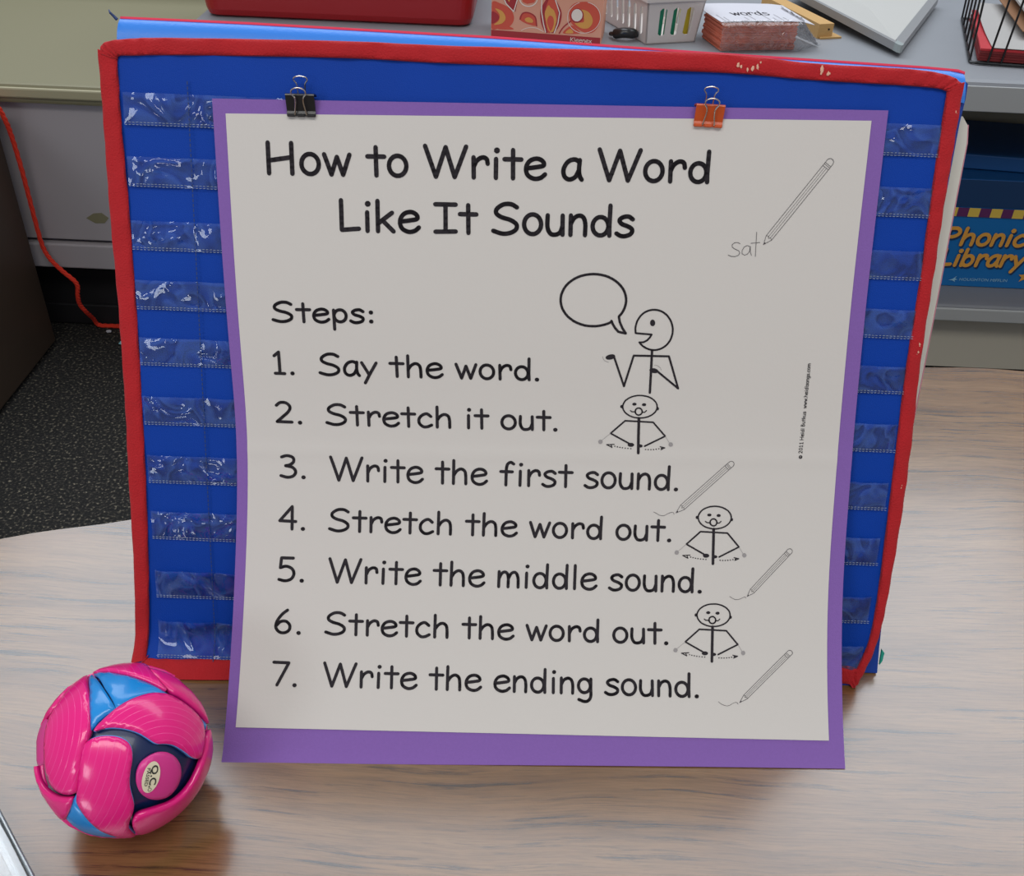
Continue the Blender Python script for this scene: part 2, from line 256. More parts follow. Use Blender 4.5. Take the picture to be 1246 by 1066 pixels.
# hand-drawn round stroke lettering: capital height 1; (advance, strokes)
G = {
 ' ': (.41, []), '.': (.34, [[(.14, .02), (.16, .02)]]), ':': (.45, [[(.2, .06), (.22, .06)], [(.2, .52), (.22, .52)]]),
 'H': (1.05, [[(.12, 1), (.12, 0)], [(.84, 1), (.84, 0)], [(.12, .42), (.84, .54)]]),
 'W': (1.42, [[(.07, 1), (.4, 0), (.70, .97), (.98, 0), (1.33, 1)]]),
 'L': (.75, [[(.12, 1), (.12, .02), (.66, .07)]]),
 'I': (.75, [[(.04, .93), (.68, .93)], [(.36, .93), (.36, .05)], [(.04, .02), (.68, .04)]]),
 'S': (.95, [sm([(.80, .88), (.62, .98), (.38, .97), (.17, .82), (.16, .66), (.34, .54), (.60, .46), (.79, .32), (.78, .15), (.6, .03), (.35, 0), (.06, .09)])]),
 'B': (.85, [[(.14, .98), (.14, 0)], sm([(.14, .98), (.5, .95), (.56, .75), (.4, .58), (.14, .53)]), sm([(.14, .53), (.55, .48), (.68, .25), (.5, .05), (.14, 0)])]),
 'P': (.85, [[(.14, .98), (.14, 0)], sm([(.14, .98), (.5, .98), (.68, .8), (.62, .58), (.4, .47), (.14, .46)])]),
 'K': (.85, [[(.14, 1), (.14, 0)], [(.7, .95), (.16, .42)], [(.3, .55), (.75, 0)]]),
 'o': (.72, [el(.35, .33, .27, .33)]),
 'w': (.93, [[(.07, .66), (.28, 0), (.46, .58), (.64, 0), (.85, .66)]]),
 't': (.64, [[(.32, .92), (.33, 0)], [(.06, .62), (.58, .62)]]),
 'r': (.655, [[(.14, .66), (.15, 0)], sm([(.15, .36), (.24, .55), (.40, .66), (.54, .62), (.58, .46)])]),
 'i': (.38, [[(.18, .62), (.18, 0)], [(.2, .90), (.21, .90)]]),
 'e': (.75, [sm([(.13, .34), (.40, .38), (.63, .44), (.60, .58), (.42, .66), (.20, .58), (.09, .36), (.14, .12), (.34, .0), (.54, .03), (.68, .15)])]),
 'a': (.70, [sm([(.58, .58), (.42, .66), (.22, .58), (.09, .34), (.12, .1), (.27, 0), (.45, .08), (.56, .3)]), sm([(.58, .64), (.565, .3), (.60, .1), (.66, 0)])]),
 'd': (.80, [el(.35, .31, .25, .31), [(.64, 1), (.63, .3), (.64, 0)]]),
 'k': (.74, [[(.13, 1), (.13, 0)], [(.58, .62), (.14, .26)], [(.27, .37), (.62, 0)]]),
 'u': (.71, [sm([(.10, .64), (.10, .25), (.2, .03), (.36, 0), (.5, .08), (.57, .28)]), [(.57, .64), (.58, 0)]]),
 'n': (.71, [[(.12, .65), (.12, 0)], sm([(.12, .36), (.22, .56), (.38, .65), (.52, .58), (.58, .36), (.58, 0)])]),
 's': (.66, [sm([(.56, .56), (.42, .65), (.24, .62), (.14, .52), (.22, .4), (.42, .32), (.55, .22), (.52, .08), (.36, 0), (.2, .0), (.06, .08)])]),
 'p': (.73, [[(.13, .62), (.14, -.36)], el(.38, .33, .24, .31)]),
 'y': (.71, [[(.07, .62), (.35, .05)], [(.64, .62), (.42, .18), (.18, -.34)]]),
 'h': (.79, [[(.13, 1), (.13, 0)], sm([(.13, .34), (.25, .54), (.42, .64), (.57, .56), (.62, .36), (.63, 0)])]),
 'c': (.70, [sm([(.58, .52), (.42, .65), (.24, .58), (.11, .4), (.12, .17), (.27, .01), (.44, .01), (.61, .1)])]),
 'f': (.69, [sm([(.60, .92), (.48, .99), (.36, .92), (.31, .74), (.30, .4), (.30, 0)]), [(.08, .58), (.55, .58)]]),
 'm': (1.06, [[(.12, .65), (.12, 0)], sm([(.12, .34), (.22, .56), (.35, .64), (.46, .56), (.5, .36), (.50, 0)]), sm([(.5, .34), (.6, .56), (.74, .64), (.84, .56), (.9, .36), (.91, 0)])]),
 'l': (.37, [[(.17, 1), (.17, 0)]]),
 'g': (.72, [el(.34, .34, .24, .3), sm([(.6, .64), (.6, .2), (.6, -.12), (.5, -.3), (.34, -.34), (.12, -.26)])]),
 'b': (.79, [[(.14, 1), (.14, 0)], el(.4, .31, .26, .31)]),
 'x': (.75, [[(.1, .64), (.62, 0)], [(.6, .64), (.08, 0)]]),
 '0': (.83, [el(.4, .5, .28, .48)]), '1': (.83, [[(.18, .82), (.40, 1), (.40, 0)], [(.18, .0), (.62, 0)]]),
 '2': (.83, [sm([(.12, .84), (.28, .99), (.5, .97), (.63, .78), (.56, .55), (.34, .28), (.12, .03)]), [(.12, .03), (.68, .03)]]),
 '3': (.83, [sm([(.15, .93), (.36, 1), (.58, .92), (.6, .72), (.46, .58), (.30, .53)]), sm([(.30, .53), (.55, .47), (.68, .28), (.6, .08), (.38, 0), (.12, .07)])]),
 '4': (.83, [[(.56, 0), (.55, 1), (.08, .36), (.70, .34)]]),
 '5': (.83, [[(.64, .97), (.2, .97), (.17, .55)], sm([(.17, .55), (.38, .62), (.6, .52), (.68, .3), (.58, .08), (.36, 0), (.13, .05)])]),
 '6': (.83, [sm([(.54, 1), (.34, .8), (.17, .5), (.13, .22), (.26, .03), (.45, 0), (.62, .12), (.64, .34), (.5, .5), (.3, .48), (.15, .3)])]),
 '7': (.83, [[(.08, .96), (.70, .96), (.26, 0)]]),
 '©': (1.0, [el(.45, .4, .42, .42), sm([(.62, .55), (.45, .64), (.28, .5), (.28, .28), (.45, .16), (.62, .26)])]),
}
def text_strokes(mb, fn, text, p0, p1, capv, w, step=None, slant=0):
    """lay one line of lettering from p0 to p1 (baseline ends, surface units); capv = vector of the capital height"""
    x = 0; S_ = []
    for ch in text:
        adv, st = G[ch]
        for s_ in st: S_.append([(px+x, py) for px, py in s_])
        x += adv
    xs = [q[0] for s_ in S_ for q in s_]; a, b = min(xs), max(xs)
    p0 = Vector(p0); p1 = Vector(p1); cv = Vector(capv)
    for s_ in S_:
        P = [p0+(p1-p0)*((q[0]-a)/(b-a))+cv*q[1]+(p1-p0).normalized()*slant*q[1]*cv.length for q in s_]
        dot = len(s_) == 2 and abs(s_[0][0]-s_[1][0]) < .05 and abs(s_[0][1]-s_[1][1]) < .05
        stroke_mesh(mb, fn, P, w*(1.3 if dot else 1), step)

# ================================================================ SETTING
def box_obj(name, a, b, m, parent=None, bev=0, rotz=0, pivot=None, **k):
    return MB().box(a, b, bev, rotz, pivot).out(name, m, parent, **k)
box_obj('floor', (-3, -1.5, -.05), (3, 4.2, 0), M['carpet'], kind='structure')
box_obj('wall_back', (-3, 4.2, 0), (3, 4.3, 2.85), M['wall'], kind='structure')
box_obj('trim_1', (-3, 2.445, 0), (3, 2.475, T+.24), M['wall'], kind='structure')
# ---- table
TAB = cr([(-.92, .12, 0), (-.83, .36, 0), (-.66, .575, 0), (-.467, .667, 0), (-.357, .702, 0), (-.2, .765, 0), (0, .87, 0), (.2, .975, 0), (.35, 1.03, 0), (.498, 1.045, 0), (.63, 1.046, 0), (.88, 1.0, 0), (1.08, .86, 0), (1.18, .5, 0), (1.12, .05, 0), (.7, -.04, 0), (.1, -.05, 0), (-.6, -.04, 0)], 5, True)
t = thing('activity_table', 'kidney-shaped classroom table with streaky brown wood-grain laminate top under the chart', 'table', (0, .45, 0))
MB().prism([(p.x, p.y, T-.026) for p in TAB[::-1]][::-1], (0, 0, .026)).out('tabletop', M['wood'], t)
n_ = len(TAB); eb = MB()
cen = Vector((.1, .45, 0))
ring = []
for i, p in enumerate(TAB):
    tn = (TAB[(i+1) % n_]-TAB[i-1]).normalized(); nr = Vector((tn.y, -tn.x, 0))
    if nr.dot(p-cen) < 0: nr = -nr
    ring.append([(p.x+nr.x*o, p.y+nr.y*o, z) for o, z in ((0.0004, T-.0008), (.002, T-.003), (.003, T-.013), (.002, T-.024), (.0004, T-.0262))])
for i in range(n_):
    j = (i+1) % n_
    for k in range(4): eb.add([ring[i][k], ring[j][k], ring[j][k+1], ring[i][k+1]], [(0, 1, 2, 3)])
eb.out('edge_band', M['edge'], t, smooth=True)
for x, y in [(-.6, .2), (-.25, .62), (.55, .85), (.95, .25)]:
    lg = MB().tube([(x, y, .03), (x, y, T-.026)], .016, 12).out('leg', M['metal'], t)
    MB().tube([(x, y, 0), (x, y, .035)], .02, 12).out('foot_cap', M['rubber'], lg)

# ---- left storage unit with the tan top
t = thing('low_cabinet', 'low grey cabinet with a tan laminate top, left behind the table', 'cabinet', (-1.3, 1.8, 0))
box_obj('top', (-2.4, 1.745, T+.044), (-.625, 2.44, T+.079), M['tan'], t, .006)
box_obj('top_edge_strip', (-2.4, 1.738, T+.056), (-.626, 1.7452, T+.074), M['tanedge'], t, .003)
box_obj('front_panel', (-2.4, 1.765, T-.225), (-.632, 1.79, T+.0435), M['grey'], t, .002)
box_obj('lower_rail', (-2.4, 1.757, T-.283), (-.632, 1.79, T-.232), M['grey'], t, .003)
box_obj('kickboard', (-2.4, 1.83, .003), (-.632, 1.85, T-.2835), M['dark'], t)
box_obj('kickboard_trim', (-2.4, 1.822, .003), (-.632, 1.8295, .05), M['dark'], t, .003)
box_obj('side_panel', (-.632, 1.76, .003), (-.626, 2.43, T+.0435), M['grey'], t)
ch = [(-.838, T-.178), (-.822, T-.168), (-.806, T-.166), (-.794, T-.176), (-.804, T-.187), (-.822, T-.188)]
MB().prism([(x, 1.7649, z) for x, z in ch], (0, -.0006, 0)).out('paint_chip', M['tan'], t, label='small chipped patch in the grey paint')

# ---- dark brown cabinet at the far left
t = thing('brown_cabinet', 'dark brown cabinet standing at the far left edge beside the carpet', 'cabinet', (-1.2, 1.5, 0))
box_obj('body', (-1.5, 1.12, .012), (-.945, 1.735, T+.020), M['brown'], t, .004)
box_obj('top', (-1.51, 1.11, T+.0205), (-.94, 1.737, T+.040), M['brown'], t, .003)
box_obj('base_plinth', (-1.49, 1.14, 0), (-.96, 1.73, .012), M['dark'], t)

# ---- right shelf unit with the grey counter
t = thing('shelf_unit', 'grey open shelf unit whose counter carries the classroom supplies behind the chart', 'shelf', (.6, 2.0, 0))
P = []
for y, z in [(2.44, T+.105), (1.752, T+.101), (1.746, T+.104), (1.744, T+.11), (1.744, T+.146), (1.747, T+.152), (1.754, T+.156), (2.44, T+.156)]: P.append((-.62, y, z))
MB().prism(P, (2.5, 0, 0)).out('countertop', M['grey2'], t)
box_obj('lit_front_edge', (-.62, 1.7405, T+.1045), (1.88, 1.7435, T+.1475), M['lip'], t, .0012, label='added front edge strip of the counter, front light painted into its grey')  # added strip, paler than the countertop to stand in for light from the front
box_obj('back_board', (-.62, 2.12, .09), (1.88, 2.135, T+.104), M['olive'], t)
box_obj('shelf', (-.6, 1.752, T-.309), (1.86, 2.119, T-.277), M['grey2'], t, .004)
box_obj('lit_front_lip', (-.6, 1.7455, T-.309), (1.86, 1.7515, T-.281), M['lip'], t, .0025)  # added strip in the same brightened grey, front light in its colour
box_obj('base_panel', (-.6, 1.80, .004), (1.86, 1.815, T-.3095), M['beige'], t)
box_obj('end_panel', (-.62, 1.76, .002), (-.6005, 2.119, T+.1015), M['grey2'], t)
box_obj('end_panel', (1.8605, 1.76, .002), (1.88, 2.119, T+.1015), M['grey2'], t)
box_obj('upright_strip', (1.093, 1.79, .004), (1.118, 1.7995, T-.3095), M['grey2'], t, .003)

# ================================================================ POCKET CHART
c0 = Vector((.00157, .53514, 0)); AX = Vector((.99996, .00902, 0)); UP = Vector((-.00306, .3387, .94089)); NN = Vector((.00849, -.94085, .33871))
def W(u, v, d=0):
    if v < .03 and u < .15: e = (.03-v)/.03; d += .013*e*e*min(1, (.15-u)/.2)
    q = c0+AX*u+UP*v+NN*d
    return Vector((q.x, q.y, max(q.z, .0006)+T))
chart = thing('pocket_chart', 'blue tabletop pocket chart stand bound in red holding up the poster', 'pocket chart', (0, .6, T))
Lo = [(.4612, -.292), (.4144, -.2922), (.3589, -.2924), (.295, -.2913), (.2276, -.2913), (.1632, -.2927), (.0816, -.2939), (-.003, -.2989)]
Ro = [(.4624, .2975), (.4209, .2972), (.3876, .2969), (.33, .2973), (.2697, .2977), (.213, .3003), (.1537, .3017), (.0846, .301), (.0413, .2981), (.0076, .2895), (-.001, .2858)]
Lo = sorted(Lo); Ro = sorted(Ro)
def wav(u, v): return .0009*math.sin(u*31+v*17)+.0007*math.sin(v*55-u*9)+.0012*noise.noise(Vector((u*9, v*9, 2)))
def panel(u, v, s):
    vv = -.002+v*.467; k = .003+max(0, vv-.448)*.5; l = lerp_tab(Lo, vv)+k; r = lerp_tab(Ro, vv)-k
    return W(l+(r-l)*u, vv, wav(l+(r-l)*u, vv)*.6-.0008-(0 if s == 0 else .003))
MB().slab(panel, 60, 50, .003).out('front_panel', M['blue'], chart, smooth=True)
def binding(name, pts, th=.0045, curl=0):     # pts: (outer u, outer v, inner u, inner v)
    O = cr([(a, b, 0) for a, b, c, d in pts], 8); I_ = cr([(c, d, 0) for a, b, c, d in pts], 8); mb = MB(); n = len(O); k = 10
    for i, (o, q) in enumerate(zip(O, I_)):
        for j in range(k):
            an = 2*math.pi*j/k; f = .5-.5*math.copysign(abs(math.cos(an))**.6, math.cos(an)); h = math.copysign(abs(math.sin(an))**.7, math.sin(an))*th*.5
            u = o.x+(q.x-o.x)*f; v = o.y+(q.y-o.y)*f; wr = .0006*math.sin(i*1.7+j)+.0005*noise.noise(Vector((u*60, v*60, 1)))
            mb.v.append(tuple(W(u, v, h+.0002+wr)))
    for i in range(n-1):
        for j in range(k): j2 = (j+1) % k; mb.f.append((i*k+j, i*k+j2, (i+1)*k+j2, (i+1)*k+j))
    mb.f.append(tuple(range(k))); mb.f.append(tuple((n-1)*k+j for j in range(k))[::-1])
    return mb.out(name, M['red'], chart, smooth=True)
binding('edge_binding', [(-.2925, .4625, -.2797, .4580), (-.2922, .4144, -.2797, .4149), (-.2924, .3589, -.2784, .3595), (-.2913, .295, -.2781, .2955), (-.2913, .2276, -.2784, .2281), (-.2927, .1632, -.2795, .1637), (-.2939, .0816, -.2822, .082), (-.2975, .004, -.2865, .0055)])
binding('edge_binding', [(-.2918, .4600, -.2794, .4560), (-.2875, .4668, -.2780, .4585), (-.2700, .4699, -.268, .4590), (-.2379, .4716, -.2375, .4605), (-.1246, .4739, -.1247, .463), (-.0467, .4738, -.0464, .4623), (.1204, .4758, .1216, .4636), (.194, .4721, .194, .4612), (.2592, .471, .255, .4602), (.2867, .4678, .2790, .4592), (.2971, .4624, .2865, .4575)], .005)
binding('edge_binding', [(.2975, .4640, .2865, .4600), (.2972, .4209, .2864, .4095), (.2969, .3876, .287, .37), (.2973, .33, .2878, .3296), (.2977, .2697, .2874, .2693), (.3003, .213, .289, .213), (.3017, .1537, .291, .1533), (.301, .0846, .2926, .0842), (.2981, .0413, .2915, .041), (.2895, .0076, .2840, .0149), (.2845, -.003, .2800, .004)], .0055)
binding('edge_binding', [(-.2970, -.004, -.2850, .0085), (-.2867, -.0065, -.280, .0065), (-.2246, -.005, -.2241, .0075), (0, -.001, 0, .0125), (.2, .002, .2, .0155), (.2768, .002, .2768, .018), (.2850, .000, .2850, .012)], .005)
# scuffs on the red binding
for u, v, ss in [(.142, .470, 1), (.150, .468, 1.2), (.1555, .470, 1), (.2005, .467, 1.1), (.2035, .4655, .9), (.2945, .4435, .5), (.2948, .283, .7), (.2935, .276, .6), (.2965, .173, .5)]:
    mb = MB()
    for k in range(3):
        x = u+random.uniform(-.002, .002)*ss; y = v+random.uniform(-.0025, .0025)*ss; r_ = random.uniform(.0005, .0013)*ss; st = random.uniform(.8, 2.2)
        P_ = [W(x+r_*math.cos(q)*random.uniform(.5, 1.1), y+r_*st*math.sin(q)*random.uniform(.5, 1.1), .0032) for q in [i*math.pi/4 for i in range(8)]]
        mb.add([W(x, y, .0034)]+P_, [(0, 1+i, 1+(i+1) % 8) for i in range(8)])
    mb.out('paint_scuff', M['wear'], chart, kind='stuff')
# clear pockets
PV = [(.4354, .4144), (.3931, .3731), (.3493, .3291), (.3074, .2865), (.2653, .2450), (.2212, .1996), (.1749, .1531), (.1296, .1071), (.0800, .0573), (.0364, .0080)]
for i, (vt, vb) in enumerate(PV):
    def pk(u, v):
        uu = -.2775+.5655*u; vv = vb+(vt-vb)*v
        bulge = math.sin(math.pi*min(1, v*1.1)*.5)
        wr = noise.noise(Vector((uu*38, vv*55, i*3.1)))*.0022+noise.noise(Vector((uu*95, vv*130, i*7.7)))*.0008
        seam = min(1, abs(uu+.2325)/.012); edge = min(1, (uu+.2775)/.008, (.288-uu)/.008)
        d = .0006+bulge*(.0012+abs(wr)*1.1)*max(0, seam)*max(0, edge)
        if -.21 < uu < .265: d = min(d, .0012)
        return W(uu, vv, d+max(0, wav(uu, vv)*.6))
    p = MB().grid(pk, 200, 10).out('pocket', M['film'], chart, smooth=True)
    mb = MB()
    for lo in (0, .0016):                   # the dotted stitch line that holds the pocket
        u = -.277
        while u < .288:
            if u < -.205 or u > .243:
                a = W(u, vb+lo, .0014+max(0, wav(u, vb))*.6); b_ = W(u+.0016, vb+lo+random.uniform(-.0002, .0002), .0014+max(0, wav(u, vb))*.6)
                mb.tube([a, b_], .00022, 4)
            u += .0026
    mb.out('stitch_line', M['thread'], p, kind='stuff')
mb = MB()
v = .444
while v > .008: mb.tube([W(-.2322, v, .0022), W(-.2322, v-.0022, .0022)], .0004, 4); v -= .0034
mb.out('centre_seam', M['seam'], chart, kind='stuff')
# easel behind
def flat(name, uv, d, th, m, parent=chart, **k):
    mb = MB(); P = [W(u, v, d) if v > .03 else c0+AX*u+UP*v+NN*d+Vector((0, 0, T)) for u, v in uv]
    P = [Vector((p.x, p.y, max(p.z, T+.0015))) for p in P]
    return mb.prism(P, -NN*th).out(name, m, parent, **k)
E1 = [(-.279, .006), (.3075, .006), (.3060, .0278), (.3043, .0646), (.301, .2), (.3005, .33), (.3040, .4379), (.3055, .4543), (.3055, .4640), (.3035, .4655), (.2998, .4655), (.2739, .4660), (.1169, .469), (-.0249, .4733), (-.194, .4758), (-.2825, .4762), (-.2822, .40)]
flat('easel_panel', E1, -.012, .004, M['blue3'])
RT = [(-.2825, .4832), (-.194, .4828), (-.0249, .4803), (.1169, .476), (.2739, .4724), (.2998, .4713), (.3035, .4700)]
def ridge(u, v, s):
    uu = -.2825+.586*u; vt2 = lerp_tab(RT, uu); k = v
    return W(uu, vt2+.0010-.020*(1-k)**1.4, -.0085-.0095*k*k-(.0012 if s else 0))
MB().slab(ridge, 60, 6, .001).out('ridge_fold', M['blue2'], chart, smooth=True, label='rounded top fold of the stand, ceiling light painted into its blue')  # brighter copy of the easel blue: ceiling light on the fold put into colour
pts = [W(u, v, -.0190) for u, v in [(.3045, .4710), (.2998, .4724), (.2739, .4736), (.1169, .4772), (-.0249, .4815), (-.194, .484), (-.2825, .4843)]]
MB().tube(pts, .0016, 6).out('ridge_piping', M['pinkpipe'], chart, smooth=True, label='pink piping along the ridge of the stand')
wp = flat('white_stiffener', [(.05, .02), (.295, .02), (.307, .17), (.3105, .2636), (.3126, .3225), (.3145, .3875), (.3158, .425), (.3145, .437), (.3100, .443), (.05, .443)], -.0225, .003, M['board'], label='white board panel showing past the right edge')
MB().tube([W(u, v, -.024) for u, v in [(.296, .02), (.308, .17), (.3115, .2636), (.3136, .3225), (.3155, .3875), (.3167, .425), (.3152, .4375)]], .0005, 5).out('piping', M['pinkedge'], wp)
rg = W(0, .474, -.02); fy = .86
mb = MB(); a = [Vector((-.27, rg.y, rg.z-.004)), Vector((.285, rg.y, rg.z-.006)), Vector((.27, fy, T+.002)), Vector((-.262, fy, T+.002))]
mb.prism(a, (0, .004, .0015)).out('rear_leg_panel', M['blue2'], chart)
MB().tube([W(-.283, .483, -.013), W(-.285, .485, -.013), W(-.287, .487, -.012), W(-.2885, .489, -.014)], [.0012, .001, .0008, .0004], 5).out('loose_thread', M['seam'], chart)
MB().prism([W(.3080, .014, -.011), W(.3080, .028, -.011), W(.3105, .025, -.011), W(.3098, .0175, -.011)], -NN*.002).out('fabric_tag', M['teal'], chart, label='small teal tag')
mb = MB().box((.24, .565, T+.0005), (.3, .60, T+.006), .001).out('bottom_stiffener', M['card'], chart)

# ================================================================ POSTER
PP=[0.02189,-0.2145,0.43346,0.46246,0.19999,1.97702,0.16839,0.4831]
SHEET=[[89,96],[4515,69],[4509,4625],[79,4578]]
LINES=[('How to Write a Word',368,483,3418,492,291,1.35),('Like It Sounds',862,865,2914,870,670,1.35),('Steps:',337,1521,1050,1518,1387,1),('1.',325,1905,453,1907,1755,1),('Say the word.',654,1909,2252,1924,1761,1),('2.',315,2277,487,2281,2133,1),('Stretch it out.',685,2287,2391,2304,2142,1),('3.',333,2697,505,2699,2541,1),('Write the first sound.',707,2713,3313,2746,2547,1),('4.',329,3093,507,3095,2931,1),('Stretch the word out.',706,3101,3282,3138,2944,1),('5.',337,3488,512,3490,3320,1),('Write the middle sound.',717,3493,3531,3527,3326,1),('6.',329,3877,505,3883,3717,1),('Stretch the word out.',707,3884,3285,3920,3730,1),('7.',329,4264,495,4269,4102,1),('Write the ending sound.',710,4268,3517,4312,4109,1)]
CREDIT=('© 2011 Heidi Butkus  www.heidisongs.com',4244,2492,4257,1771,0,0.3)
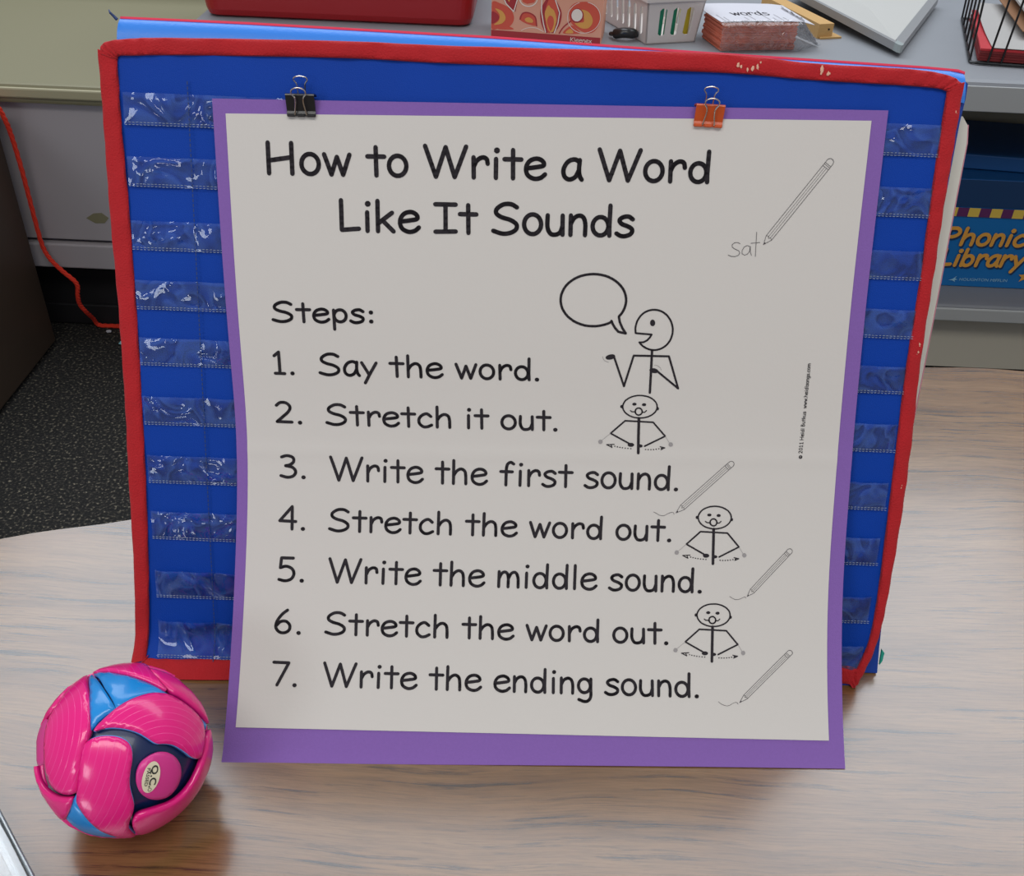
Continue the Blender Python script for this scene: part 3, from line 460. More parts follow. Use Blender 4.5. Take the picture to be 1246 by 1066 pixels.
DRAW=[('speech_bubble',13,0,0,[[2793,1485],[2768,1498],[2741,1508],[2713,1515],[2684,1520],[2654,1521],[2625,1520],[2595,1516],[2567,1508],[2540,1498],[2515,1486],[2493,1470],[2472,1453],[2455,1434],[2441,1413],[2430,1392],[2423,1369],[2419,1345],[2419,1322],[2422,1299],[2430,1276],[2440,1254],[2454,1233],[2471,1214],[2491,1197],[2513,1182],[2538,1169],[2564,1159],[2592,1152],[2621,1147],[2650,1145],[2679,1146],[2708,1150],[2736,1156],[2763,1166],[2788,1178],[2811,1192],[2832,1209],[2850,1227],[2865,1247],[2877,1269],[2885,1291],[2890,1315],[2891,1338],[2888,1361],[2882,1384],[2872,1407],[2859,1428],[2842,1447],[2851,1490],[2871,1533],[2896,1570],[2842,1559],[2817,1531],[2800,1504],[2789,1480]]),('talking_figure',10,0,0,[[2968,1566],[2966,1549],[2965,1531],[2967,1513],[2971,1496],[2976,1479],[2984,1464],[2993,1449],[3003,1436],[3015,1424],[3028,1414],[3043,1406],[3058,1400],[3073,1396],[3089,1394],[3106,1394],[3122,1396],[3138,1400],[3153,1406],[3168,1415],[3182,1425],[3194,1436],[3205,1450],[3215,1464],[3223,1480],[3229,1496],[3234,1513],[3237,1531],[3237,1549],[3236,1567],[3232,1584],[3227,1601],[3220,1617],[3211,1631],[3201,1645],[3189,1657],[3176,1667],[3161,1676],[3146,1682],[3130,1687],[3114,1689],[3098,1689],[3081,1687],[3065,1683],[3050,1677],[3035,1669],[3021,1659],[3008,1647],[2997,1634],[3026,1633],[3054,1618],[3072,1597],[3085,1575],[2970,1567]]),('talking_figure',0,0,1,[[3107,1489],[3106,1500],[3101,1508],[3094,1513],[3085,1513],[3077,1509],[3072,1500],[3070,1490],[3071,1479],[3076,1471],[3083,1466],[3092,1466],[3099,1470],[3105,1479],[3107,1489]]),('talking_figure',13,0,0,[[3092,1694],[3090,1814],[3086,2010]]),('talking_figure',11,0,0,[[2817,1750],[2893,1964],[2959,1733],[3217,1734],[3294,1974],[3128,1841]]),('talking_figure',0,0,1,[[2824,1738],[2822,1747],[2814,1756],[2800,1763],[2785,1766],[2769,1766],[2758,1762],[2753,1754],[2754,1745],[2763,1737],[2776,1730],[2792,1726],[2807,1726],[2818,1730],[2824,1738]]),('talking_figure',0,0,1,[[3144,1849],[3139,1856],[3129,1861],[3115,1862],[3100,1859],[3087,1853],[3079,1845],[3077,1836],[3082,1829],[3092,1825],[3106,1824],[3121,1827],[3134,1833],[3142,1841],[3144,1849]]),('talking_figure',3,1,0,[[2731,1744],[2738,1765],[2752,1778],[2776,1786]]),('talking_figure',3,1,0,[[3113,1801],[3136,1805],[3156,1820],[3165,1838]]),('stretching_figure',8,0,0,[[3144,2116],[3143,2129],[3139,2142],[3132,2155],[3121,2167],[3109,2177],[3094,2186],[3077,2194],[3058,2199],[3039,2203],[3019,2204],[2999,2203],[2979,2201],[2960,2196],[2943,2189],[2927,2180],[2914,2170],[2903,2159],[2895,2147],[2890,2134],[2888,2120],[2890,2107],[2894,2094],[2901,2081],[2911,2069],[2924,2059],[2939,2050],[2956,2042],[2974,2037],[2994,2033],[3014,2032],[3034,2033],[3053,2036],[3072,2040],[3089,2047],[3105,2056],[3118,2066],[3129,2077],[3137,2089],[3142,2102],[3144,2116]]),('stretching_figure',0,0,1,[[2891,2119],[2890,2125],[2886,2130],[2880,2132],[2875,2130],[2871,2126],[2869,2119],[2870,2113],[2874,2108],[2880,2106],[2885,2108],[2889,2112],[2891,2119]]),('stretching_figure',0,0,1,[[3158,2131],[3157,2137],[3153,2142],[3148,2144],[3142,2142],[3138,2138],[3136,2131],[3138,2125],[3142,2120],[3147,2118],[3153,2120],[3157,2125],[3158,2131]]),('stretching_figure',0,0,1,[[2991,2099],[2989,2104],[2983,2109],[2975,2110],[2966,2109],[2960,2105],[2958,2099],[2960,2094],[2966,2089],[2974,2088],[2982,2089],[2988,2093],[2991,2099]]),('stretching_figure',0,0,1,[[3062,2102],[3060,2107],[3055,2112],[3046,2113],[3038,2112],[3032,2108],[3029,2102],[3032,2097],[3037,2092],[3046,2091],[3054,2092],[3060,2096],[3062,2102]]),('stretching_figure',0,0,1,[[2983,2410],[2980,2418],[2971,2424],[2959,2426],[2946,2424],[2937,2419],[2933,2411],[2936,2403],[2945,2397],[2957,2395],[2970,2397],[2979,2403],[2983,2410]]),('stretching_figure',0,0,1,[[3047,2418],[3044,2424],[3037,2429],[3025,2431],[3014,2429],[3006,2425],[3003,2418],[3005,2412],[3013,2407],[3024,2405],[3036,2407],[3044,2411],[3047,2418]]),('stretching_figure',8,0,0,[[3034,2154],[3033,2163],[3029,2170],[3024,2176],[3017,2180],[3009,2182],[3000,2181],[2993,2177],[2987,2171],[2983,2164],[2982,2155],[2983,2147],[2986,2139],[2992,2133],[2999,2129],[3007,2128],[3015,2129],[3022,2133],[3028,2139],[3032,2146],[3034,2154]]),('stretching_figure',6,0,0,[[2946,2149],[2957,2157],[2984,2158]]),('stretching_figure',6,0,0,[[3033,2160],[3052,2160],[3065,2147]]),('stretching_figure',15,0,0,[[3011,2206],[3012,2336],[3015,2472]]),('stretching_figure',9,0,0,[[2947,2402],[2803,2325],[2909,2227],[3118,2235],[3212,2340],[3061,2419]]),('stretching_figure',3,1,0,[[2803,2325],[2735,2383]]),('stretching_figure',3,1,0,[[3212,2340],[3249,2396]]),('stretching_figure',0,1,1,[[2745,2390],[2743,2399],[2737,2405],[2729,2408],[2720,2406],[2714,2399],[2712,2391],[2714,2382],[2720,2376],[2728,2374],[2736,2376],[2742,2382],[2745,2390]]),('stretching_figure',0,1,1,[[3273,2402],[3271,2411],[3265,2417],[3257,2420],[3249,2418],[3242,2411],[3240,2403],[3242,2394],[3247,2388],[3256,2386],[3264,2388],[3270,2394],[3273,2402]]),('stretching_figure',0,0,1,[[2844,2424],[2842,2427],[2837,2428],[2833,2426],[2833,2422],[2837,2419],[2842,2420],[2844,2424]]),('stretching_figure',0,0,1,[[2863,2428],[2861,2431],[2856,2432],[2852,2430],[2852,2426],[2855,2423],[2860,2424],[2863,2428]]),('stretching_figure',0,0,1,[[2882,2431],[2880,2435],[2875,2436],[2871,2433],[2871,2429],[2875,2427],[2879,2428],[2882,2431]]),('stretching_figure',0,0,1,[[2901,2434],[2899,2438],[2895,2439],[2890,2436],[2890,2432],[2894,2430],[2899,2431],[2901,2434]]),('stretching_figure',0,0,1,[[2922,2436],[2920,2440],[2915,2441],[2911,2439],[2911,2435],[2914,2432],[2919,2433],[2922,2436]]),('stretching_figure',0,0,1,[[2942,2438],[2940,2442],[2936,2443],[2931,2441],[2931,2437],[2935,2434],[2940,2435],[2942,2438]]),('stretching_figure',0,0,1,[[2964,2440],[2962,2443],[2957,2444],[2953,2442],[2953,2438],[2957,2435],[2961,2436],[2964,2440]]),('stretching_figure',0,0,1,[[3075,2444],[3073,2447],[3068,2448],[3064,2446],[3064,2442],[3068,2440],[3073,2440],[3075,2444]]),('stretching_figure',0,0,1,[[3095,2445],[3093,2448],[3088,2449],[3084,2447],[3084,2443],[3088,2440],[3093,2441],[3095,2445]]),('stretching_figure',0,0,1,[[3115,2445],[3113,2448],[3108,2449],[3104,2447],[3104,2443],[3108,2440],[3113,2441],[3115,2445]]),('stretching_figure',0,0,1,[[3135,2443],[3133,2447],[3128,2448],[3124,2445],[3123,2441],[3127,2439],[3132,2440],[3135,2443]]),('stretching_figure',0,0,1,[[3154,2441],[3152,2444],[3147,2445],[3143,2443],[3143,2439],[3147,2436],[3152,2437],[3154,2441]]),('stretching_figure',0,0,1,[[3174,2437],[3172,2440],[3167,2441],[3163,2439],[3163,2435],[3167,2433],[3172,2433],[3174,2437]]),('stretching_figure',0,0,1,[[3194,2432],[3192,2436],[3187,2437],[3183,2434],[3183,2430],[3186,2428],[3191,2428],[3194,2432]]),('stretching_figure',5,0,0,[[2833,2409],[2776,2412],[2817,2433],[2808,2412]]),('stretching_figure',5,0,0,[[3177,2421],[3214,2429],[3184,2444],[3198,2426]]),('stretching_figure',8,0,0,[[3742,2955],[3741,2969],[3737,2982],[3731,2995],[3721,3006],[3709,3017],[3695,3026],[3678,3034],[3660,3039],[3641,3043],[3622,3044],[3602,3043],[3583,3040],[3564,3035],[3547,3029],[3531,3020],[3518,3010],[3507,2998],[3499,2986],[3494,2973],[3491,2959],[3492,2946],[3496,2932],[3503,2920],[3512,2908],[3524,2897],[3539,2888],[3555,2881],[3573,2875],[3592,2872],[3611,2870],[3631,2871],[3650,2874],[3669,2879],[3686,2886],[3701,2894],[3715,2904],[3726,2916],[3734,2928],[3740,2942],[3742,2955]]),('stretching_figure',0,0,1,[[3494,2958],[3493,2964],[3489,2969],[3484,2971],[3478,2969],[3474,2965],[3472,2958],[3473,2952],[3477,2947],[3482,2945],[3488,2947],[3492,2951],[3494,2958]]),('stretching_figure',0,0,1,[[3756,2971],[3755,2977],[3752,2982],[3746,2983],[3741,2982],[3737,2977],[3735,2971],[3736,2964],[3740,2960],[3745,2958],[3750,2960],[3755,2964],[3756,2971]]),('stretching_figure',0,0,1,[[3591,2938],[3589,2943],[3584,2948],[3576,2949],[3567,2948],[3561,2944],[3559,2938],[3561,2932],[3566,2928],[3574,2927],[3582,2928],[3589,2932],[3591,2938]]),('stretching_figure',0,0,1,[[3661,2941],[3660,2946],[3654,2951],[3646,2952],[3638,2951],[3632,2947],[3629,2941],[3631,2936],[3637,2931],[3645,2930],[3653,2931],[3659,2935],[3661,2941]]),('stretching_figure',0,0,1,[[3591,3250],[3588,3258],[3580,3264],[3567,3266],[3555,3265],[3546,3259],[3542,3251],[3545,3243],[3554,3238],[3566,3235],[3578,3237],[3587,3243],[3591,3250]]),('stretching_figure',0,0,1,[[3654,3258],[3651,3264],[3643,3269],[3633,3271],[3622,3270],[3614,3265],[3610,3259],[3613,3252],[3621,3247],[3631,3246],[3642,3247],[3650,3252],[3654,3258]]),('stretching_figure',8,0,0,[[3635,2994],[3634,3002],[3631,3010],[3626,3016],[3619,3020],[3611,3021],[3603,3020],[3596,3016],[3590,3011],[3585,3003],[3584,2995],[3584,2986],[3588,2979],[3593,2973],[3600,2969],[3608,2967],[3616,2968],[3623,2972],[3629,2978],[3633,2986],[3635,2994]]),('stretching_figure',6,0,0,[[3548,2988],[3560,2997],[3587,2998]]),('stretching_figure',6,0,0,[[3634,3000],[3653,2999],[3666,2986]]),('stretching_figure',15,0,0,[[3614,3045],[3618,3176],[3622,3312]]),('stretching_figure',9,0,0,[[3555,3243],[3413,3165],[3515,3067],[3720,3075],[3813,3180],[3667,3259]]),('stretching_figure',3,1,0,[[3413,3165],[3349,3223]]),('stretching_figure',3,1,0,[[3813,3180],[3850,3236]]),('stretching_figure',0,1,1,[[3359,3230],[3357,3239],[3351,3245],[3343,3247],[3335,3245],[3329,3239],[3326,3231],[3328,3222],[3333,3216],[3341,3213],[3350,3215],[3356,3222],[3359,3230]]),('stretching_figure',0,1,1,[[3874,3243],[3872,3252],[3866,3258],[3858,3260],[3850,3258],[3844,3252],[3841,3244],[3843,3235],[3849,3229],[3857,3226],[3865,3229],[3871,3235],[3874,3243]]),('stretching_figure',0,0,1,[[3456,3264],[3454,3267],[3449,3268],[3445,3266],[3445,3262],[3449,3259],[3454,3260],[3456,3264]]),('stretching_figure',0,0,1,[[3474,3268],[3472,3271],[3467,3272],[3463,3270],[3463,3266],[3467,3263],[3472,3264],[3474,3268]]),('stretching_figure',0,0,1,[[3493,3271],[3491,3275],[3486,3276],[3482,3273],[3482,3269],[3486,3267],[3490,3268],[3493,3271]]),('stretching_figure',0,0,1,[[3512,3274],[3510,3278],[3505,3279],[3501,3276],[3501,3272],[3505,3270],[3510,3271],[3512,3274]]),('stretching_figure',0,0,1,[[3532,3277],[3530,3280],[3525,3281],[3521,3279],[3521,3275],[3524,3272],[3529,3273],[3532,3277]]),('stretching_figure',0,0,1,[[3552,3278],[3550,3282],[3545,3283],[3541,3281],[3541,3277],[3545,3274],[3550,3275],[3552,3278]]),('stretching_figure',0,0,1,[[3573,3280],[3571,3283],[3566,3284],[3562,3282],[3562,3278],[3566,3276],[3570,3276],[3573,3280]]),('stretching_figure',0,0,1,[[3681,3284],[3679,3288],[3674,3289],[3670,3286],[3670,3282],[3674,3280],[3679,3281],[3681,3284]]),('stretching_figure',0,0,1,[[3701,3285],[3699,3289],[3694,3290],[3690,3287],[3690,3283],[3693,3281],[3698,3282],[3701,3285]]),('stretching_figure',0,0,1,[[3720,3285],[3718,3289],[3713,3289],[3709,3287],[3709,3283],[3713,3281],[3718,3281],[3720,3285]]),('stretching_figure',0,0,1,[[3739,3284],[3737,3287],[3733,3288],[3729,3286],[3728,3282],[3732,3279],[3737,3280],[3739,3284]]),('stretching_figure',0,0,1,[[3758,3281],[3757,3285],[3752,3286],[3748,3283],[3748,3279],[3751,3277],[3756,3278],[3758,3281]]),('stretching_figure',0,0,1,[[3778,3277],[3776,3281],[3771,3282],[3767,3280],[3767,3276],[3770,3273],[3775,3274],[3778,3277]]),('stretching_figure',0,0,1,[[3797,3273],[3795,3276],[3790,3277],[3786,3275],[3786,3271],[3790,3268],[3794,3269],[3797,3273]]),('stretching_figure',5,0,0,[[3445,3249],[3389,3252],[3430,3273],[3421,3252]]),('stretching_figure',5,0,0,[[3780,3262],[3817,3270],[3788,3284],[3800,3267]]),('stretching_figure',8,0,0,[[3766,3702],[3765,3716],[3761,3729],[3753,3741],[3743,3753],[3731,3763],[3716,3772],[3699,3779],[3681,3785],[3662,3788],[3642,3789],[3622,3789],[3603,3786],[3585,3781],[3568,3774],[3552,3766],[3539,3756],[3529,3744],[3521,3732],[3516,3719],[3514,3706],[3515,3693],[3520,3679],[3527,3667],[3537,3655],[3550,3645],[3564,3636],[3581,3629],[3599,3623],[3618,3620],[3638,3619],[3658,3619],[3677,3622],[3696,3627],[3713,3634],[3728,3642],[3741,3652],[3752,3664],[3760,3676],[3764,3689],[3766,3702]]),('stretching_figure',0,0,1,[[3517,3705],[3516,3711],[3512,3716],[3506,3717],[3501,3716],[3497,3711],[3495,3705],[3497,3699],[3500,3694],[3506,3692],[3511,3694],[3515,3698],[3517,3705]]),('stretching_figure',0,0,1,[[3780,3718],[3779,3724],[3775,3729],[3770,3730],[3764,3729],[3760,3724],[3759,3718],[3760,3712],[3764,3707],[3769,3705],[3775,3707],[3779,3711],[3780,3718]]),('stretching_figure',0,0,1,[[3615,3685],[3613,3691],[3607,3695],[3599,3696],[3591,3695],[3585,3691],[3583,3685],[3585,3680],[3591,3676],[3599,3674],[3607,3675],[3613,3679],[3615,3685]]),('stretching_figure',0,0,1,[[3686,3688],[3684,3694],[3678,3698],[3670,3700],[3662,3698],[3656,3694],[3653,3689],[3656,3683],[3661,3679],[3669,3677],[3678,3678],[3684,3682],[3686,3688]]),('stretching_figure',0,0,1,[[3602,3992],[3599,3999],[3590,4005],[3578,4007],[3566,4005],[3557,4000],[3553,3992],[3557,3985],[3565,3979],[3578,3977],[3590,3979],[3599,3984],[3602,3992]]),('stretching_figure',0,0,1,[[3664,3999],[3661,4005],[3654,4010],[3643,4012],[3632,4010],[3624,4006],[3621,4000],[3624,3993],[3632,3989],[3643,3987],[3653,3988],[3661,3993],[3664,3999]]),('stretching_figure',8,0,0,[[3657,3740],[3656,3749],[3653,3756],[3647,3762],[3640,3766],[3632,3767],[3624,3766],[3617,3762],[3611,3757],[3607,3749],[3606,3741],[3607,3733],[3610,3725],[3616,3719],[3623,3715],[3631,3714],[3639,3715],[3646,3719],[3652,3725],[3656,3732],[3657,3740]]),('stretching_figure',6,0,0,[[3570,3735],[3581,3743],[3609,3744]]),('stretching_figure',6,0,0,[[3656,3746],[3675,3746],[3688,3733]]),('stretching_figure',15,0,0,[[3634,3791],[3633,3919],[3631,4052]]),('stretching_figure',9,0,0,[[3567,3984],[3428,3908],[3534,3812],[3739,3820],[3828,3923],[3678,4000]]),('stretching_figure',3,1,0,[[3428,3908],[3361,3964]]),('stretching_figure',3,1,0,[[3828,3923],[3862,3978]]),('stretching_figure',0,1,1,[[3371,3971],[3368,3979],[3363,3986],[3354,3988],[3346,3986],[3340,3980],[3338,3972],[3340,3963],[3346,3957],[3354,3955],[3362,3957],[3368,3963],[3371,3971]]),('stretching_figure',0,1,1,[[3885,3985],[3883,3993],[3877,4000],[3869,4002],[3861,4000],[3855,3994],[3852,3985],[3855,3977],[3861,3971],[3869,3969],[3877,3971],[3883,3977],[3885,3985]]),('stretching_figure',0,0,1,[[3466,4004],[3464,4007],[3459,4008],[3456,4006],[3456,4002],[3459,4000],[3464,4001],[3466,4004]]),('stretching_figure',0,0,1,[[3484,4008],[3482,4011],[3477,4012],[3474,4010],[3473,4006],[3477,4004],[3482,4005],[3484,4008]]),('stretching_figure',0,0,1,[[3503,4011],[3501,4015],[3496,4016],[3492,4013],[3492,4010],[3496,4007],[3501,4008],[3503,4011]]),('stretching_figure',0,0,1,[[3522,4014],[3520,4018],[3515,4019],[3511,4016],[3511,4013],[3515,4010],[3520,4011],[3522,4014]]),('stretching_figure',0,0,1,[[3541,4017],[3539,4020],[3535,4021],[3531,4019],[3531,4015],[3535,4013],[3539,4013],[3541,4017]]),('stretching_figure',0,0,1,[[3562,4019],[3560,4022],[3555,4023],[3551,4021],[3551,4017],[3555,4015],[3559,4015],[3562,4019]]),('stretching_figure',0,0,1,[[3582,4020],[3580,4024],[3575,4025],[3572,4022],[3572,4018],[3575,4016],[3580,4017],[3582,4020]]),('stretching_figure',0,0,1,[[3691,4025],[3688,4028],[3684,4029],[3680,4027],[3680,4023],[3684,4020],[3688,4021],[3691,4025]]),('stretching_figure',0,0,1,[[3710,4026],[3708,4029],[3703,4030],[3699,4028],[3699,4024],[3703,4021],[3708,4022],[3710,4026]]),('stretching_figure',0,0,1,[[3729,4025],[3727,4029],[3722,4030],[3718,4028],[3718,4024],[3722,4021],[3727,4022],[3729,4025]]),('stretching_figure',0,0,1,[[3749,4024],[3746,4028],[3742,4029],[3738,4026],[3738,4022],[3742,4020],[3746,4021],[3749,4024]]),('stretching_figure',0,0,1,[[3768,4022],[3766,4025],[3761,4026],[3757,4024],[3757,4020],[3761,4018],[3766,4018],[3768,4022]]),('stretching_figure',0,0,1,[[3787,4018],[3785,4022],[3780,4023],[3776,4020],[3776,4016],[3780,4014],[3785,4015],[3787,4018]]),('stretching_figure',0,0,1,[[3807,4014],[3804,4017],[3800,4018],[3796,4016],[3796,4012],[3800,4009],[3804,4010],[3807,4014]]),('stretching_figure',5,0,0,[[3456,3989],[3400,3993],[3440,4013],[3432,3992]]),('stretching_figure',5,0,0,[[3790,4003],[3827,4011],[3797,4025],[3811,4008]]),('pencil_drawing',4,1,0,[[3862,854],[4212,369]]),('pencil_drawing',2.5,1,0,[[3876,865],[4227,379]]),('pencil_drawing',2.5,1,0,[[3889,874],[4239,388]]),('pencil_drawing',4,1,0,[[3903,884],[4254,398]]),('pencil_drawing',4,1,0,[[3862,854],[3848,917],[3903,884]]),('pencil_drawing',2.5,1,0,[[3862,854],[3881,857],[3879,874],[3894,866],[3903,884]]),('pencil_drawing',0,0,1,[[3848,917],[3864,907],[3852,898]]),('pencil_drawing',4,1,0,[[4212,369],[4239,331],[4242,328],[4249,324],[4257,322],[4265,323],[4273,327],[4279,333],[4283,341],[4284,349],[4282,357],[4280,360],[4254,398]]),('pencil_drawing',3,1,0,[[4212,369],[4254,398]]),('pencil_drawing',3,1,0,[[4220,357],[4262,386]]),('pencil_drawing',3,1,0,[[4227,348],[4268,377]]),('pencil_drawing',4,1,0,[[3352,2867],[3671,2558]]),('pencil_drawing',2.5,1,0,[[3362,2879],[3682,2569]]),('pencil_drawing',2.5,1,0,[[3372,2888],[3691,2579]]),('pencil_drawing',4,1,0,[[3382,2900],[3702,2590]]),('pencil_drawing',4,1,0,[[3352,2867],[3321,2927],[3382,2900]]),('pencil_drawing',2.5,1,0,[[3352,2867],[3369,2872],[3362,2888],[3378,2882],[3382,2900]]),('pencil_drawing',0,0,1,[[3321,2927],[3340,2919],[3331,2909]]),('pencil_drawing',4,1,0,[[3671,2558],[3702,2528],[3705,2526],[3712,2523],[3719,2522],[3727,2525],[3733,2529],[3737,2536],[3739,2543],[3738,2551],[3735,2558],[3733,2561],[3702,2590]]),('pencil_drawing',3,1,0,[[3671,2558],[3702,2590]]),('pencil_drawing',3,1,0,[[3681,2549],[3711,2581]]),('pencil_drawing',3,1,0,[[3688,2541],[3719,2574]]),('pencil_drawing',4,1,0,[[3913,3504],[4160,3223]]),('pencil_drawing',2.5,1,0,[[3923,3514],[4171,3232]]),('pencil_drawing',2.5,1,0,[[3932,3522],[4180,3240]]),('pencil_drawing',4,1,0,[[3943,3531],[4190,3250]]),('pencil_drawing',4,1,0,[[3913,3504],[3892,3558],[3943,3531]]),('pencil_drawing',2.5,1,0,[[3913,3504],[3929,3508],[3924,3522],[3937,3516],[3943,3531]]),('pencil_drawing',0,0,1,[[3892,3558],[3907,3550],[3898,3542]]),('pencil_drawing',4,1,0,[[4160,3223],[4185,3193],[4188,3191],[4194,3188],[4201,3187],[4207,3188],[4213,3192],[4218,3198],[4220,3204],[4220,3211],[4218,3217],[4216,3220],[4190,3250]]),('pencil_drawing',3,1,0,[[4160,3223],[4190,3250]]),('pencil_drawing',3,1,0,[[4168,3214],[4198,3241]]),('pencil_drawing',3,1,0,[[4174,3207],[4204,3233]]),('pencil_drawing',4,1,0,[[3870,4300],[4182,3994]]),('pencil_drawing',2.5,1,0,[[3879,4309],[4192,4004]]),('pencil_drawing',2.5,1,0,[[3887,4317],[4201,4012]]),('pencil_drawing',4,1,0,[[3897,4326],[4210,4021]]),('pencil_drawing',4,1,0,[[3870,4300],[3839,4355],[3897,4326]]),('pencil_drawing',2.5,1,0,[[3870,4300],[3886,4303],[3879,4317],[3894,4311],[3897,4326]]),('pencil_drawing',0,0,1,[[3839,4355],[3856,4347],[3848,4339]]),('pencil_drawing',4,1,0,[[4182,3994],[4210,3966],[4213,3964],[4219,3961],[4226,3961],[4233,3962],[4238,3966],[4242,3971],[4244,3978],[4244,3985],[4241,3991],[4238,3993],[4210,4021]]),('pencil_drawing',3,1,0,[[4182,3994],[4210,4021]]),('pencil_drawing',3,1,0,[[4191,3986],[4219,4013]]),('pencil_drawing',3,1,0,[[4198,3979],[4226,4006]]),('pencil_squiggle',3.2,1,0,[[3152,2922],[3172,2931],[3195,2945],[3213,2950],[3233,2949],[3255,2936],[3272,2927],[3291,2922],[3304,2926],[3307,2938]]),('pencil_squiggle',3.2,1,0,[[3759,3560],[3779,3573],[3802,3583],[3820,3583],[3843,3576],[3861,3566],[3875,3561],[3883,3570]]),('pencil_squiggle',3.2,1,0,[[3678,4350],[3699,4366],[3722,4376],[3744,4380],[3764,4375],[3786,4361],[3809,4352],[3821,4356],[3827,4366]]),('handwritten_sat',4,1,0,[[3682,913],[3666,905],[3642,907],[3626,921],[3629,939],[3650,952],[3676,963],[3685,978],[3677,994],[3654,1004],[3624,1003],[3603,994]]),('handwritten_sat',4,1,0,[[3752,931],[3732,925],[3712,937],[3700,961],[3701,982],[3718,993],[3737,987],[3752,970],[3756,931],[3760,973],[3769,993]]),('handwritten_sat',4,1,0,[[3793,831],[3797,1000]]),('handwritten_sat',4,1,0,[[3759,909],[3821,902]])]
BALL_C=[-0.2505,0.4072,0.0568]
BALLP={'A':[[-488,527,695],[-241,38,970],[-130,-253,959],[-80,-417,906],[-93,-500,861],[-114,-577,809],[-123,-648,751],[-133,-776,616],[-144,-857,495],[-161,-891,424],[-232,-896,377],[-345,-871,351],[-448,-819,357],[-527,-753,395],[-595,-631,498],[-638,-498,588],[-674,-365,642],[-702,-215,679],[-694,-90,714],[-621,79,780],[-579,287,764],[-532,491,689]],'B':[[-494,523,695],[-573,452,683],[-657,365,659],[-744,254,618],[-814,138,564],[-866,19,500],[-892,-65,448],[-878,-13,478],[-802,-18,597],[-726,-15,687],[-659,150,737],[-637,393,663],[-528,494,691]],'D':[[-826,-475,303],[-777,-580,244],[-695,-684,223],[-560,-793,238],[-443,-857,263],[-321,-896,306],[-202,-914,353],[-254,-947,195],[-351,-936,-16],[-422,-900,-112],[-472,-876,-97],[-568,-823,4],[-674,-731,108],[-752,-637,171],[-831,-519,202]],'F':[[-126,-699,704],[-130,-613,779],[-97,-543,834],[-23,-496,868],[102,-468,878],[239,-458,856],[346,-479,807],[400,-532,746],[418,-616,667],[404,-716,569],[404,-798,448],[425,-847,320],[438,-873,216],[416,-902,114],[359,-933,-10],[314,-931,-187],[310,-885,-347],[278,-770,-574],[192,-826,-530],[126,-943,-307],[28,-989,-147],[-51,-998,39],[-122,-972,201],[-165,-937,309],[-147,-881,449],[-132,-791,598]],'G':[[-38,-438,898],[-16,-383,924],[45,-299,953],[129,-180,975],[223,-63,973],[331,45,943],[439,144,887],[577,214,788],[689,215,692],[818,213,534],[922,196,333],[966,85,243],[984,-46,171],[978,-149,145],[962,-217,167],[927,-267,262],[867,-287,407],[773,-311,553],[699,-352,623],[623,-399,672],[535,-385,752],[443,-366,818],[308,-362,880],[149,-376,914],[38,-403,915]],'J':[[-469,542,698],[-385,599,703],[-261,668,697],[-107,732,673],[32,769,638],[93,780,619],[276,536,797],[396,404,825],[578,248,778],[439,285,852],[229,335,914],[-19,391,920],[-241,469,849]],'K':[[221,595,772],[332,624,707],[453,622,639],[615,563,552],[759,497,421],[863,424,273],[950,290,120],[900,279,335],[800,277,532],[677,288,677],[592,275,758],[422,397,815],[310,490,815]],'L':[[954,283,100],[977,210,-47],[964,148,-219],[948,0,-318],[902,-150,-404],[824,-304,-479],[702,-464,-539],[580,-582,-570],[437,-686,-582],[311,-755,-578],[352,-894,-277],[369,-925,-84],[414,-910,22],[491,-870,49],[626,-779,6],[751,-657,-64],[840,-538,-66],[910,-412,-33],[959,-280,33],[984,-160,78],[991,-17,132],[975,134,179]],'H':[[-477,537,696],[-289,314,904],[-14,-5,1000],[105,-140,985],[126,-170,977],[36,-231,972],[-36,-315,948],[-78,-399,914],[-143,-228,963],[-255,74,964]],'I':[[-428,548,719],[-234,454,860],[-13,376,927],[237,315,919],[445,267,855],[577,230,784],[438,147,887],[330,48,943],[222,-58,973],[145,-154,977],[78,-58,995],[-96,144,985]],'E':[[-158,-908,388],[-215,-935,282],[-317,-945,83],[-393,-917,-71],[-334,-918,-213],[-269,-873,-407],[-84,-870,-486],[50,-848,-528],[192,-826,-530],[129,-946,-299],[30,-990,-136],[-69,-995,75],[-136,-971,199],[-166,-941,295]],'N':[[900,230,370],[941,290,173],[962,189,197],[930,168,328]],'M':[[581,-521,626],[653,-453,606],[728,-408,550],[805,-392,445],[853,-414,318],[859,-473,197],[823,-561,93],[747,-663,50],[658,-747,101],[569,-799,197],[497,-805,324],[465,-765,445],[466,-696,546],[499,-614,611]],'C':[[-769,-78,635],[-671,-233,704],[-612,-454,648],[-619,-574,536],[-682,-589,433],[-771,-526,359],[-816,-389,427],[-905,-137,402],[-879,-18,476]]}
BALL_LAB=[[602,-671,433],[626,-554,549],[574,-767,286]]

